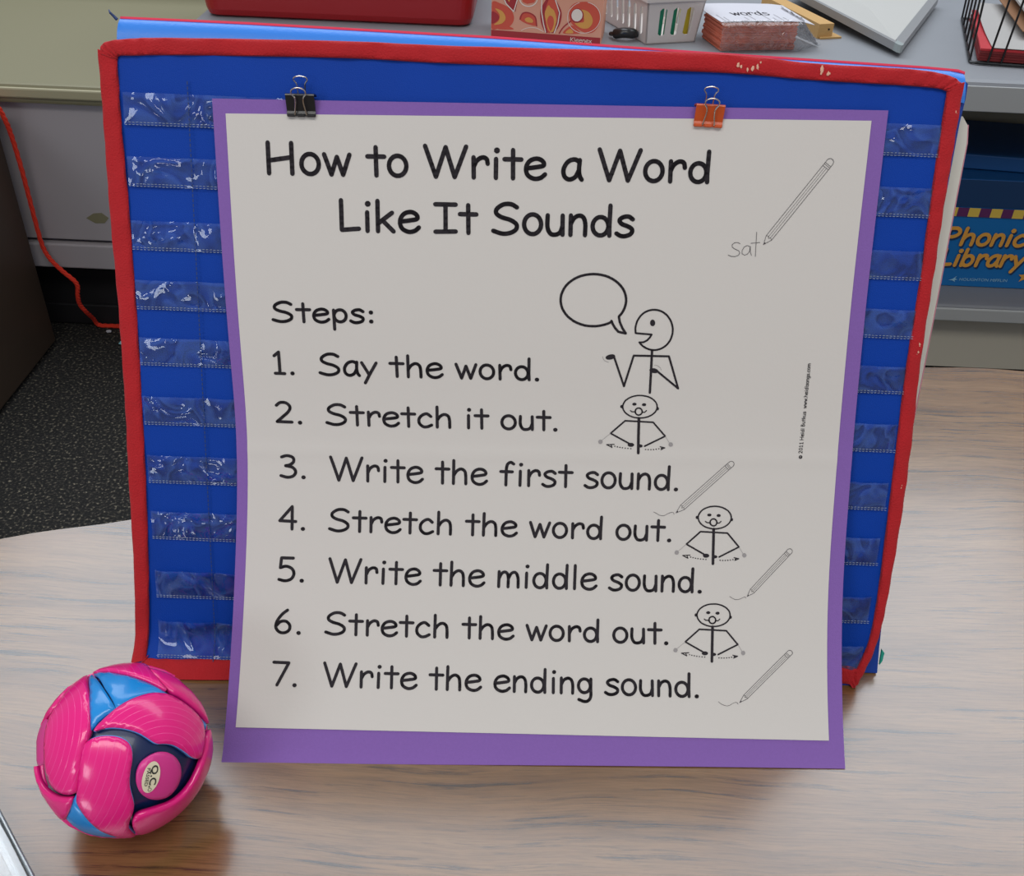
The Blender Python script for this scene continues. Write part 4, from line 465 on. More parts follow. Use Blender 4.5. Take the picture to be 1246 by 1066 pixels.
rho, a0, vt_, WW, s0_, cc_, kk_, LL = PP
def S0(a, s):
    a_ = a+.0025*math.exp(-((s-.25)/.09)**2)-.0007
    x = cc_*(1-kk_*(a_/WW-.5)); t_ = max(s-s0_, 0)
    if t_ > 0:
        n = 24; d = v = 0
        for i in range(n): ph = min(x*(i+.5)/n*t_, 1.3); d += math.sin(ph); v += math.cos(ph)
        d = d/n*t_; v = v/n*t_+s0_
    else: d = 0; v = s
    cr_, sr = math.cos(rho), math.sin(rho)
    u = a0+a_*cr_+v*sr; vv = vt_+a_*sr-v*cr_
    q = c0+AX*u+UP*vv+NN*(.004+d)
    return Vector((q.x, q.y, max(q.z, .0004)+T))
NG = 90; _g = {}
def Sf(a, s, off=0):                 # bilinear table of the sheet surface (fast) with the paper's own slight ripples
    fx = min(max((a+.01)/(WW+.02), 0), .99999)*NG; fy_ = min(max((s+.005)/(LL+.01), 0), .99999)*NG; i, j = int(fx), int(fy_); fx -= i; fy_ -= j
    def g(i, j):
        if (i, j) not in _g:
            _g[(i, j)] = S0(-.01+(WW+.02)*i/NG, -.005+(LL+.01)*j/NG)
        return _g[(i, j)]
    p = g(i, j)*(1-fx)*(1-fy_)+g(i+1, j)*fx*(1-fy_)+g(i, j+1)*(1-fx)*fy_+g(i+1, j+1)*fx*fy_
    n = (g(i+1, j)-g(i, j)).cross(g(i, j)-g(i, j+1)).normalized()
    if n.y > 0: n = -n
    # crease where the sheet was once folded, soft ripples
    fold = s-.2505-.006*(a/WW)*0
    r = .0007*max(0, 1-abs(fold)/.007)+(.05*fold*math.exp(-fold/.06) if fold > 0 else 0)*.8+.0007*math.sin(a*11+1)*math.sin(s*9)
    return p+n*(off+r)
poster = thing('instruction_poster', 'white lettered instruction poster on purple paper clipped to the blue chart', 'poster', tuple(S0(WW/2, LL-.001)))
def pur(u, v, s): return Sf(WW*u, LL*v, 0 if s == 0 else -.0004)
MB().slab(pur, 60, 80, .0004).out('purple_backing', M['purple'], poster, smooth=True)
sh = [(a*1e-4, b*1e-4) for a, b in SHEET]
def sheetf(u, v, s):
    a = (sh[0][0]*(1-u)+sh[1][0]*u)*(1-v)+(sh[3][0]*(1-u)+sh[2][0]*u)*v; b = (sh[0][1]*(1-u)+sh[1][1]*u)*(1-v)+(sh[3][1]*(1-u)+sh[2][1]*u)*v
    return Sf(a, b, .0009 if s == 0 else .0003)
sheet = MB().slab(sheetf, 60, 110, .0004).out('white_sheet', M['paper'], poster, smooth=True)
pfn = lambda x, y: Sf(x, y, .00125)
for (txt, x0, y0, x1, y1, yt, wt) in LINES:
    mb = MB(); text_strokes(mb, pfn, txt, (x0*1e-4, y0*1e-4+.0004), (x1*1e-4, y1*1e-4+.0004), (0, -(y0-yt)*1.065e-4), .00232*wt, .004)
    mb.out('lettering', M['ink'], sheet)
txt, x0, y0, x1, y1, _, _ = CREDIT
mb = MB(); text_strokes(mb, pfn, txt, (x0*1e-4, y0*1e-4), (x1*1e-4, y1*1e-4), (-.0026, 0), .00045, .004); mb.out('credit_line', M['fine_ink'], sheet)
def order(name):
    return [d for d in DRAW if d[0] == name]
groups = {}
k_ = -1
for i, d in enumerate(DRAW):
    key = d[0]
    if d[0] == 'stretching_figure' and d[1] == 8 and len(d[4]) > 30: k_ += 1
    if d[0] == 'stretching_figure': key = (d[0], k_)
    elif d[0] == 'pencil_drawing': key = (d[0], sum(1 for q in DRAW[:i+1] if q[0] == d[0]) and (sum(1 for q in DRAW[:i] if q[0] == d[0]))//11)
    elif d[0] == 'pencil_squiggle': key = (d[0], i)
    groups.setdefault(key, []).append(d)
for key, L_ in groups.items():
    nm = key if isinstance(key, str) else key[0]
    mb = MB(); mi = []
    for _, w_, g_, fl, pts in L_:
        f0 = len(mb.f); P_ = [(a*1e-4, b*1e-4) for a, b in pts]
        if fl: fill_mesh(mb, pfn, P_[:-1] if P_[0] == P_[-1] else P_)
        else: stroke_mesh(mb, pfn, P_, w_*(1.0 if g_ else 1.38)*1e-4, .005)
        mi += [(1 if (g_ and nm.startswith(('pencil', 'hand'))) else 2 if g_ else 0)]*(len(mb.f)-f0)
    mb.out(nm, None, sheet, mats=[M['ink'], M['grey_ink'], M['pale_ink']], mi=mi)

# ================================================================ BINDER CLIPS
def clip(u, v, label, m, lean, hs):
    """u, v: centre of the top spine; built on the chart plane"""
    base = W(u, v-.006, .004); t = thing('binder_clip', label, 'binder clip', tuple(base), 'binder clips holding the poster')
    def P(x, y, z): return W(u+x*math.cos(lean)-y*math.sin(lean), v+y*math.cos(lean)+x*math.sin(lean), z)
    w = .0098; prof = [(-.0135, .0062), (-.0132, .0070), (-.0118, .0072), (-.010, .0068), (0, .0112), (.0008, .0110), (.0012, .0100), (.0012, .0026), (.0006, .0018), (-.0005, .0018), (-.0005, .0026), (.0002, .0034), (.0002, .0098), (-.0102, .0060), (-.012, .0064)]
    mb = MB(); n = len(prof)
    # front jaw with two notches for the wire: three tongues below, full width above
    xs = [(-w, -.0038), (-.0028, .0028), (.0038, w)]
    k0 = 4
    for x in (-w, w):
        for y, z in prof: mb.v.append(tuple(P(x, y, z)))
    for i in range(n): j = (i+1) % n; mb.f.append((i, j, n+j, n+i))
    mb.f.append(tuple(range(n))[::-1]); mb.f.append(tuple(range(n, 2*n)))
    mb.out('spring_body', m, t)
    mb = MB()
    for a, b in xs: mb.tube([P(a+.0005, -.0128, .0070), P(b-.0005, -.0128, .0070)], .0011, 8)
    mb.out('rolled_lip', m, t)
    # back handle stands up, front handle leans up over the jaw
    def loop(y0, z0, y1, z1, half, neck, head):
        q = [(-half, 0), (-neck, .55), (-head*.95, .78), (-head*.8, .93), (0, 1), (head*.8, .93), (head*.95, .78), (neck, .55), (half, 0)]
        return cr([P(x*1, y0+(y1-y0)*f, z0+(z1-z0)*f) for x, f in q], 5)
    MB().tube(loop(.0008, .0022, .0125*hs, .0075, .0026, .0028, .0048), .00048, 7).out('wire_handle', M['steel'], t, smooth=True)
    MB().tube(loop(-.0125, .0082, .0045*hs, .0165, .0040, .0026, .0050), .0005, 7).out('wire_handle', M['steel'], t, smooth=True)
    return t
clip(-.1540, .4375, 'black binder clip near the top left corner of the poster', M['black'], math.radians(1), 1)
clip(.1245, .4415, 'orange binder clip near the top right of the poster', M['orange'], math.radians(-1), 1)

# ================================================================ BALL
BR = .0568; BC = Vector(BALL_C)+Vector((0, 0, T))
ball = thing('plastic_ball', 'pink plastic ball with light blue and navy gaps on the table', 'ball', (BC.x, BC.y, T))
camp = Vector((0, 0, .625+T)); vd = (camp-BC).normalized(); upv = Vector((0, 0, 1)); upv = (upv-vd*upv.dot(vd)).normalized()
def chaikin(P, k=1):
    for _ in range(k):
        R = []
        for i in range(len(P)): a = P[i]; b = P[(i+1) % len(P)]; R += [(a*.78+b*.22), (a*.22+b*.78)]
        P = R
    return P
def shell(name, dirs, ro, ri, m, grow=1.0, rounds=2, label=None, step=.055, back=True):
    D = [Vector(d).normalized() for d in dirs]; c = sum(D, Vector()).normalized()
    e1 = c.orthogonal().normalized(); e2 = c.cross(e1)
    def to2(d): a = c.angle(d, 0); q = Vector((d.dot(e1), d.dot(e2))); return q.normalized()*a*grow if q.length > 1e-9 else Vector((0, 0))
    def to3(p): a = p.length; return (c*math.cos(a)+(e1*p.x+e2*p.y)*(math.sin(a)/a if a > 1e-9 else 1))
    P = chaikin([to2(d) for d in D], rounds); Q = []
    for i in range(len(P)):
        a, b = P[i], P[(i+1) % len(P)]; k = max(1, int((b-a).length/step))
        for j in range(k): Q.append(a+(b-a)*j/k)
    nb = len(Q); xs = [p.x for p in Q]; ys = [p.y for p in Q]
    def inside(x, y):
        r = False
        for i in range(nb):
            a, b = Q[i], Q[i-1]
            if (a.y > y) != (b.y > y) and x < (b.x-a.x)*(y-a.y)/(b.y-a.y)+a.x: r = not r
        return r
    pts = list(Q); x = min(xs)
    while x < max(xs):
        y = min(ys)
        while y < max(ys):
            if inside(x, y) and min((Vector((x, y))-q).length for q in Q) > step*.45: pts.append(Vector((x, y)))
            y += step
        x += step
    V2, _, F2, *_r = delaunay_2d_cdt(pts, [(i, (i+1) % nb) for i in range(nb)], [], 1, 1e-5)
    from collections import Counter
    F2 = [list(f) for f in F2]; ed = Counter()
    for f in F2:
        for i in range(len(f)): ed[(f[i], f[(i+1) % len(f)])] += 1
    bd = [(a, b) for (a, b) in ed if (b, a) not in ed]; bset = {a for e in bd for a in e}
    n = len(V2); V = [to3(p)*(BR*(ro if i not in bset else ro-.010)) for i, p in enumerate(V2)]
    V += [to3(p)*(BR*ri) for p in V2]; F = [tuple(f) for f in F2]+[tuple(i+n for i in f)[::-1] for f in F2]+[(b, a, a+n, b+n) for a, b in bd]
    me = bpy.data.meshes.new(name); me.from_pydata([tuple(v) for v in V], [], F); me.materials.append(m)
    for i, p in enumerate(me.polygons): p.use_smooth = True
    o = bpy.data.objects.new(name, me); C.objects.link(o); o.parent = ball; o.location = (0, 0, BR)
    if label: o['label'] = label
    if back:
        q = o.copy(); C.objects.link(q); q.parent = ball; q.location = (0, 0, BR); q.rotation_mode = 'QUATERNION'
        from mathutils import Quaternion
        q.rotation_quaternion = Quaternion(upv, math.pi)
    return o
def dirc(*k): return tuple(sum((Vector(BALLP[k[0]][i]).normalized() for i in range(len(BALLP[k[0]]))), Vector()).normalized())
hubC = dirc('C'); hubM = dirc('M')
mA = ball_mat(hubC, 40); mG = ball_mat(hubM, 40)
ico = bmesh.new(); bmesh.ops.create_icosphere(ico, subdivisions=5, radius=BR*.88); me = bpy.data.meshes.new('core'); ico.to_mesh(me); ico.free(); me.shade_smooth(); me.materials.append(M['navy'])
o = bpy.data.objects.new('core', me); C.objects.link(o); o.parent = ball; o.location = (0, 0, BR); o['label'] = 'navy inner core'
for k, m in (('A', mA), ('F', mA), ('G', mG), ('B', M['pink']), ('D', M['pink']), ('L', M['pink']), ('J', mA), ('K', M['pink'])):
    shell('pink_petal', BALLP[k], 1.0, .93, m, label='pink petal shell')
for k in 'HIE': shell('blue_panel', BALLP[k], .975, .90, M['bblue'], rounds=0, grow=1.06, label='light blue panel')
shell('blue_panel', BALLP['N'], .975, .90, M['bblue'], rounds=0, label='light blue panel')
for k in 'GFA': shell('petal_rim', BALLP[k], .972, .90, M['rim'] if k != 'A' else M['dpink'], grow=1.018)
hubo = shell('hub_disc', BALLP['M'], .975, .90, M['hub'], label='satin pink hub disc', back=False)
shell('hub_disc', BALLP['C'], .985, .90, M['hub'], label='satin pink hub disc')
# inspection sticker on the hub
lc = Vector(BALL_LAB[0]).normalized(); lu = (Vector(BALL_LAB[1])-Vector(BALL_LAB[2])); lu = (lu-lc*lu.dot(lc)).normalized(); lr = lu.cross(lc).normalized()
def lf(off):
    def f(x, y):
        d = lc+lr*x/BR+lu*y/BR; return d.normalized()*(BR*.975+off)+BC
    return f
mb = MB(); mb.add([lf(.0004)(0, 0)]+[lf(.0004)(x, y) for x, y in el(0, 0, .0056, .0103, n=28)], [(0, i+1, i+2) for i in range(28)])
mb.out('inspection_sticker', M['cream'], hubo)
def font_mesh(text, size=1.0, bold=0):
    cu = bpy.data.curves.new('t', 'FONT'); cu.body = text; cu.size = size; cu.offset = bold; cu.resolution_u = 3
    o = bpy.data.objects.new('t', cu); C.objects.link(o); bpy.context.view_layer.update()
    me = bpy.data.meshes.new_from_object(o.evaluated_get(bpy.context.evaluated_depsgraph_get())); bpy.data.objects.remove(o)
    V = [(v.co.x, v.co.y) for v in me.vertices]; F = [tuple(p.vertices) for p in me.polygons]; bpy.data.meshes.remove(me)
    x0 = min(x for x, y in V); x1 = max(x for x, y in V); y0 = min(y for x, y in V); y1 = max(y for x, y in V)
    return V, F, (x0, x1, y0, y1)
def font_on(mb, fn, text, p0, p1, h, bold=0):
    """built-in lettering from baseline point p0 to p1 in surface units with capital height h"""
    V, F, (x0, x1, y0, y1) = font_mesh(text, 1, bold); p0 = Vector(p0); p1 = Vector(p1); d = p1-p0; n = Vector((-d.y, d.x)).normalized()
    mb.add([fn(*(p0+d*((x-x0)/(x1-x0))+n*h*(y/.70))) for x, y in V], F)
mb = MB(); font_on(mb, lf(.0006), 'Q.C.', (-.0008, .0078), (-.0003, -.0066), .0042, .02); font_on(mb, lf(.0006), 'PASSED', (-.0036, .0060), (-.0033, -.0056), .0020, .01)
for a in range(0, 360, 30):
    x, y = .0008+.0011*math.cos(math.radians(a)), -.0080+.0011*math.sin(math.radians(a)); mb.add([lf(.0006)(x-.0002, y-.0002), lf(.0006)(x+.0002, y-.0002), lf(.0006)(x+.0002, y+.0002), lf(.0006)(x-.0002, y+.0002)], [(0, 1, 2, 3)])
mb.out('sticker_print', M['lgreen'], hubo)

# ================================================================ FLOOR AND SIDE BITS
# orange-red yarn hanging over the brown cabinet's edge and along the floor
YP = cr([(-.99, 1.66, T+.046), (-.955, 1.69, T+.048), (-.930, 1.715, T+.050), (-.9235, 1.725, T+.02), (-.9235, 1.733, T-.02), (-.9238, 1.737, T-.08), (-.9255, 1.74, T-.145), (-.926, 1.742, T-.222), (-.918, 1.742, T-.255), (-.899, 1.742, T-.282), (-.877, 1.742, T-.308), (-.8815, 1.744, T-.335), (-.886, 1.752, T-.36), (-.884, 1.765, T-.384), (-.889, 1.80, T-.420), (-.885, 1.812, T-.4425), (-.842, 1.812, T-.4440), (-.78, 1.79, T-.4445), (-.68, 1.75, T-.4445)], 8)
mb = MB()
for s_ in range(3):
    mb.tube([p+Vector((math.cos(i*.9+s_*2.094), math.sin(i*.9+s_*2.094)*.5, math.sin(i*.9+s_*2.094)))*.0018 for i, p in enumerate(YP)], .0030, 6)
yarn = tag(mb.out('yarn', M['yarn'], smooth=True), 'orange-red yarn cord hanging down beside the dark cabinet onto the carpet', 'yarn')
mb = MB()
for k in range(5):
    c = Vector((-.968+.006*math.sin(k*2), 1.655+.006*k, T+.056)); ph = k*1.3
    mb.tube(cr([c+Vector((math.cos(a+ph)*.024, math.sin(a)*.03, math.sin(a+ph*2)*.014)) for a in [q*math.pi/4 for q in range(8)]], 5, True), .0052, 7, closed=True)
tag(mb.out('yarn_bundle', M['yarn'], smooth=True), 'small looped bundle of orange-red yarn on top of the dark cabinet', 'yarn')
MBs = MB().prism([(-.822, 1.745, .004), (-.80, 1.735, .004), (-.795, 1.775, .010), (-.812, 1.79, .008)], (0, 0, .0012)).out('paper_scrap', M['scrap'])
tag(MBs, 'tiny pale blue paper scrap on the dark carpet', 'scrap')
cb = bmesh.new(); bmesh.ops.create_icosphere(cb, subdivisions=1, radius=.005)
for v in cb.verts: v.co.x *= 1.3; v.co.z *= .6
MBc = obj('crumb', [tuple(v.co+Vector((-.86, 1.794, .004))) for v in cb.verts], [tuple(x.index for x in f.verts) for f in cb.faces], M['pagew']); cb.free()
tag(MBc, 'white crumb on the dark carpet beside the cabinet kickboard', 'crumb')
# clear plastic tray in the near left corner
t = thing('clear_tray', 'clear plastic tray corner cut off by the lower left of the photo', 'tray', (-.40, .30, T))
d = Vector((.060, -.060, 0)).normalized(); n = Vector((-d.y, d.x, 0)); p0 = Vector((-.352, .408, T))
n = -n if n.x > 0 else n
dd = (Vector((-.301, .347, 0))-Vector((-.345, .394, 0))).normalized(); nn_ = Vector((dd.y, -dd.x, 0)); nn_ = nn_ if nn_.x < 0 else -nn_
o0 = Vector((-.350, .3995, T))
def tr(a, b, z): return o0+dd*a+nn_*b+Vector((0, 0, z))
def tbox(a0, a1, b0, b1, z0, z1): return [tr(a0, b0, z0), tr(a1, b0, z0), tr(a1, b1, z0), tr(a0, b1, z0), tr(a0, b0, z1), tr(a1, b0, z1), tr(a1, b1, z1), tr(a0, b1, z1)]
MB().hexa(tbox(-.02, .22, .002, .20, .0006, .003)).out('tray_floor', M['acrylic'], t)
MB().hexa(tbox(-.02, .22, .0, .0022, .0006, .020)).out('tray_wall', M['acrylic'], t)
MB().tube([tr(-.02, .0016, .0205), tr(.22, .0016, .0205)], .0016, 8).out('tray_rim', M['acrylic'], t, smooth=True)
MB().hexa(tbox(-.02, .22, .007, .011, .003, .018)).out('inner_rib', M['acrylic'], t)
MB().hexa(tbox(-.02, .22, .022, .026, .003, .016)).out('inner_rib', M['acrylic'], t)

# ================================================================ SUPPLIES ON THE COUNTER
Z = T+.1565
# red bin
t = thing('red_bin', 'glossy dark red plastic bin on the counter behind the chart', 'bin', (-.36, 2.02, Z))
def rrect(x0, x1, y0, y1, r, z, k=6):
    P = []
    for cx, cy, a in ((x1-r, y0+r, -90), (x1-r, y1-r, 0), (x0+r, y1-r, 90), (x0+r, y0+r, 180)):
        for i in range(k+1): q = math.radians(a+90*i/k); P.append((cx+r*math.cos(q), cy+r*math.sin(q), z))
    return P
def tub(mb, rings, closed_bottom=True):
    n = len(rings[0]); b = len(mb.v)
    for r in rings: mb.v += r
    for k in range(len(rings)-1):
        for i in range(n): j = (i+1) % n; mb.f.append((b+k*n+i, b+k*n+j, b+(k+1)*n+j, b+(k+1)*n+i))
    mb.f.append(tuple(b+i for i in range(n))[::-1]); mb.f.append(tuple(b+(len(rings)-1)*n+i for i in range(n)))
    return mb
x0, x1, y0, y1 = -.612, -.108, 1.945, 2.27
RR = [rrect(x0+.012, x1-.012, y0+.012, y1-.012, .02, Z), rrect(x0+.004, x1-.004, y0+.004, y1-.004, .025, Z+.004), rrect(x0, x1, y0, y1, .03, Z+.014), rrect(x0-.012, x1+.012, y0-.01, y1+.01, .035, Z+.13), rrect(x0-.016, x1+.016, y0-.014, y1+.014, .035, Z+.13), rrect(x0-.016, x1+.016, y0-.014, y1+.014, .035, Z+.142), rrect(x0-.009, x1+.009, y0-.007, y1+.007, .03, Z+.142), rrect(x0+.003, x1-.003, y0+.003, y1-.003, .025, Z+.01)]
tub(MB(), RR).out('body', M['binred'], t, smooth=False)
# tissue box
kl = Vector((-.070, 1.873, Z)); kr = Vector((.127, 1.849, Z)); kx = (kr-kl).normalized(); ky = Vector((-kx.y, kx.x, 0)); kw = (kr-kl).length
t = thing('tissue_box', 'tissue box with swirling red orange and cream teardrop print', 'tissue box', tuple(kl))
def kb(x, y, z): return kl+kx*x+ky*y+Vector((0, 0, z))
HB = .115
mb = MB(); mb.hexa([kb(0, 0, 0), kb(kw, 0, 0), kb(kw, .115, 0), kb(0, .115, 0), kb(0, 0, HB), kb(kw, 0, HB), kb(kw, .115, HB), kb(0, .115, HB)])
kbody = mb.out('carton', M['salmon'], t)
LV = [0]; _kk = [0]
def kf(x, y):
    X = (x-115)/1010*kw; zz = (392-y+(x-115)*.028)/7.33/735
    X = min(max(X, .0004), kw-.0004); zz = min(max(zz, .0003), HB-.0005)
    _kk[0] += 1; return kb(X, -.0002-LV[0]*.00012-(_kk[0] % 1500)*5e-8, zz)
def pshape(m, polys, lv, strokes=(), w=0):
    LV[0] = lv
    for p in polys: mb = MB(); fill_mesh(mb, kf, p); mb.out('printed_shape', M[m], kbody)
    for p in strokes: mb = MB(); stroke_mesh(mb, kf, p, w); mb.out('printed_line', M[m], kbody)
def cc(P, n=6): return [(q.x, q.y) for q in cr([(x, y, 0) for x, y in P], n, True)]
pshape('maroon', [[(116, 304), (1124, 332), (1124, 396), (116, 396)]], 1)
pshape('orred', [cc([(116, 60), (200, 62), (290, 110), (325, 190), (290, 262), (200, 285), (116, 285)]), cc([(905, 20), (1010, 20), (1095, 100), (1105, 200), (1050, 285), (960, 285), (850, 210), (822, 110), (845, 50)]),
    cc([(375, 185), (400, 140), (460, 132), (520, 170), (535, 245), (470, 242), (400, 215)]), cc([(780, 305), (850, 232), (905, 262), (930, 300)]), cc([(240, 262), (290, 268), (320, 292), (180, 295)]), [(380, -60), (520, -60), (530, -10), (500, 40), (440, 55), (400, 40), (378, -10)]], 1)
pshape('maroon', [cc([(635, -20), (590, 40), (562, 120), (575, 220), (612, 298), (640, 302), (612, 200), (605, 110), (640, 30)]), cc([(680, -10), (730, 60), (757, 130), (745, 230), (700, 300), (672, 298), (715, 210), (722, 120), (690, 50)]), [(205, -10), (360, -10), (335, 130), (260, 80)]], 2)
pshape('orred', [cc([(640, 0), (690, 20), (722, 110), (712, 210), (665, 300), (640, 300), (612, 200), (606, 110)])], 3)
pshape('ochre', [cc([(632, 60), (604, 130), (622, 210), (648, 285), (690, 292), (712, 190), (690, 110), (655, 80)]), cc([(150, 108), (215, 130), (248, 190), (215, 240), (142, 256), (185, 215), (190, 160)]), cc([(930, 85), (1000, 105), (1042, 180), (1010, 245), (940, 250), (880, 205), (960, 195), (950, 130)]), cc([(425, 190), (460, 174), (498, 198), (492, 222), (440, 215)]), [(235, -10), (275, 45), (300, -10)], cc([(800, 300), (840, 262), (872, 285), (862, 302)])], 4)
pshape('orred', [cc([(650, 150), (628, 195), (642, 250), (668, 290), (690, 230), (684, 170)])], 5)
pshape('maroon', [el(898, 140, 60, 66), cc([(116, 140), (165, 152), (188, 190), (160, 228), (116, 240)])], 5)
pshape('creamp', [el(896, 136, 50, 56)], 6)
pshape('creamp', [], 6, [el(450, 5, 80, 70, 0, 180, 20), [(215, -10), (250, 62), (320, 128), (358, -10)], [(570, -10), (574, 120), (598, 230), (620, 302)], [(686, -10), (738, 120), (728, 220), (700, 305)]], 9)
pshape('creamp', [], 6, [el(960, 155, 148, 140, -80, 250, 40), sm([(395, 297), (450, 272), (530, 268), (600, 298)])], 5)
pshape('maroon', [], 2, [sm([(745, 308), (780, 250), (845, 190)]), sm([(380, 195), (402, 142), (458, 134), (518, 170), (535, 250)])], 12)
LV[0] = 7; mb = MB(); text_strokes(mb, kf, 'Kleenex', (853, 378), (1045, 384), (0, -40), 4.5); mb.out('box_lettering', M['creamp'], kbody)
# black strap end beside the basket
mb = MB(); mb.tube(cr([(.150, 1.925, Z+.006), (.158, 1.91, Z+.010), (.172, 1.902, Z+.014), (.188, 1.905, Z+.013), (.200, 1.918, Z+.009)], 5), [.004]*5+[.009]*12+[.006]*4, 8)
tag(mb.out('black_cable_end', M['black'], smooth=True), 'small black glossy object lying left of the white basket', 'cable')
# white slotted basket
bl = Vector((.212, 1.882, Z)); br_ = Vector((.306, 1.919, Z)); bx = (br_-bl).normalized(); by = Vector((-bx.y, bx.x, 0)); bw = (br_-bl).length
t = thing('slotted_basket', 'small white plastic basket with tall slots left of the bagged cards', 'basket', tuple(bl))
BH = .074; BD = .22
def bp(x, y, z):
    k = z/BH; fx = .008*k; return bl+bx*(x*(bw+2*fx)-fx)+by*(y*(BD+2*fx)-fx)+Vector((0, 0, z))
def slotwall(name, fn, n, lo, hi, width, slots):   # fn(s 0..1, z, depth) -> point; bars around slots
    mb = MB(); xs = [0]
    for c in slots: xs += [c-width/2, c+width/2]
    xs.append(1)
    def bar(a, b, z0, z1): mb.hexa([fn(a, z0, 0), fn(b, z0, 0), fn(b, z0, 1), fn(a, z0, 1), fn(a, z1, 0), fn(b, z1, 0), fn(b, z1, 1), fn(a, z1, 1)])
    bar(0, 1, 0, lo); bar(0, 1, hi, BH)
    for i in range(0, len(xs), 2): bar(xs[i], xs[i+1], lo, hi)
    for c in slots:      # rounded slot ends
        for z0, s_ in ((lo, 1), (hi, -1)):
            for q in (-1, 1): mb.add([fn(c+q*width/2, z0, 0), fn(c+q*width/2, z0+s_*.004, 0), fn(c+q*width*.2, z0, 0)], [(0, 1, 2)])
    return mb.out(name, M['white_pl'], t)
th_ = .0025
slotwall('slotted_wall', lambda s_, z, d_: bp(s_, 0, z)+by*th_*d_, 3, .014, .062, .135, [.29, .53, .77])
slotwall('slotted_wall', lambda s_, z, d_: bp(1, s_, z)-bx*th_*d_, 8, .014, .062, .05, [.1+.114*i for i in range(8)])
slotwall('slotted_wall', lambda s_, z, d_: bp(0, 1-s_, z)+bx*th_*d_, 8, .014, .062, .05, [.1+.114*i for i in range(8)])
slotwall('slotted_wall', lambda s_, z, d_: bp(1-s_, 1, z)-by*th_*d_, 3, .014, .062, .135, [.29, .53, .77])
mb = MB(); mb.hexa([bp(0, 0, 0), bp(1, 0, 0), bp(1, 1, 0), bp(0, 1, 0), bp(0, 0, .002), bp(1, 0, .002), bp(1, 1, .002), bp(0, 1, .002)]); mb.out('basket_floor', M['white_pl'], t)
mb = MB()
rim = [bp(0, 0, BH), bp(1, 0, BH), bp(1, 1, BH), bp(0, 1, BH)]
for i in range(4):
    a, b = rim[i], rim[(i+1) % 4]; e = (b-a).normalized(); nr = Vector((e.y, -e.x, 0)); mb.hexa([a+nr*.005-e*.005, b+nr*.005+e*.005, b-nr*.003, a-nr*.003, a+nr*.005-e*.005+Vector((0, 0, .012)), b+nr*.005+e*.005+Vector((0, 0, .012)), b-nr*.003+Vector((0, 0, .012)), a-nr*.003+Vector((0, 0, .012))])
for p in mb.v[:0]: pass
mb.out('rim', M['white_pl'], t)
for i, (s_, mm, nm, lab) in enumerate([(.22, 'green', 'marker_tube', 'green plastic tube seen through the basket\'s leftmost front slot'), (.50, 'green', 'marker_tube', 'green plastic tube seen through the basket\'s middle front slot'), (.80, 'yellow', 'marker_tube', 'yellow plastic tube seen through the basket\'s right front slot')]):
    a = bl+bx*(bw*s_+.004)+by*(.016+.003*i)+Vector((0, 0, .003)); b = a+by*.004+bx*(.004)+Vector((0, 0, .064))
    o = thing(nm, lab, 'marker', tuple(a)); MB().tube([a, b], .0105, 10).out('barrel', M[mm], o, smooth=True); MB().tube([b, b+(b-a).normalized()*.012], .007, 10).out('cap', M[mm], o, smooth=True)
# bagged card stack
cl = Vector((.341, 1.853, Z)); cx = Vector((.157, .035, 0)).normalized(); cy = Vector((-cx.y, cx.x, 0)); cw = .150
def cp(x, y, z): return cl+cx*x+cy*y+Vector((0, 0, z))
t = thing('bagged_card_deck', 'stack of salmon and brown cards in a crinkled clear bag under a printed sheet', 'cards', tuple(cl))
z = .0008; i = 0
while z < .049:
    h = random.uniform(.0022, .0042); dx = random.uniform(-.002, .002); dy = random.uniform(-.002, .0015)
    mb = MB(); mb.hexa([cp(.004+dx, .004+dy, z), cp(cw-.004+dx, .004+dy, z), cp(cw-.004+dx, .10+dy, z), cp(.004+dx, .10+dy, z), cp(.004+dx, .004+dy, z+h-.0003), cp(cw-.004+dx, .004+dy, z+h-.0003), cp(cw-.004+dx, .10+dy, z+h-.0003), cp(.004+dx, .10+dy, z+h-.0003)])
    mb.out('card', M['cards2'] if z < .040 else M['cards'], t); z += h; i += 1
zt = z
def topsheet(u, v, s): return cp(-.003+(cw+.030)*u-.004*v, .001+.135*v, zt+.0012+.001*math.sin(u*5)-.006*max(0, u-.85)/.15*(1-v*.5)+(0 if s else .0008))
tp = MB().slab(topsheet, 16, 8, .001).out('printed_sheet', M['pagew'], t)
tf = lambda x, y: topsheet(x, y, 0)+Vector((0, 0, .0003))
mb = MB(); text_strokes(mb, tf, 'words', (.22, .30), (.62, .32), (.01, .22), .016); mb.out('handwriting', M['ink'], tp)
mb = MB()
for u in (.05, .09, .30, .37, .53, .60, .67, .72):
    v = .03
    while v < .26+.1*math.sin(u*40): mb.add([tf(u, v), tf(u+.008, v), tf(u+.008, v+.016), tf(u, v+.016)], [(0, 1, 2, 3)]); v += .026
mb.out('small_print', M['grey_ink'], tp, kind='stuff')
def bag(u, v, s):      # crinkled bag draped over the near end and out to the right
    x = -.004+u*(cw+.051); prof = [(-.004, .0015), (-.009, .02), (-.006, .046), (.004, .0535)]; k = v*3; a = min(int(k), 2); f = k-a
    y_ = prof[a][0]*(1-f)+prof[a+1][0]*f; z_ = prof[a][1]*(1-f)+prof[a+1][1]*f
    over = max(0, (x-cw)/.047); z_ = z_*(1-over*.85)+.002*over; y_ = y_+over*.028*(1-v)
    nz = noise.noise(Vector((x*45, v*3.5, 1)))*.0035+noise.noise(Vector((x*110, v*9, 4)))*.0015
    return cp(x, y_-.003-abs(nz), z_+abs(nz)*.4)
MB().grid(lambda u, v: bag(u, v, 0), 60, 18).out('clear_bag', M['bag'], t, smooth=True)
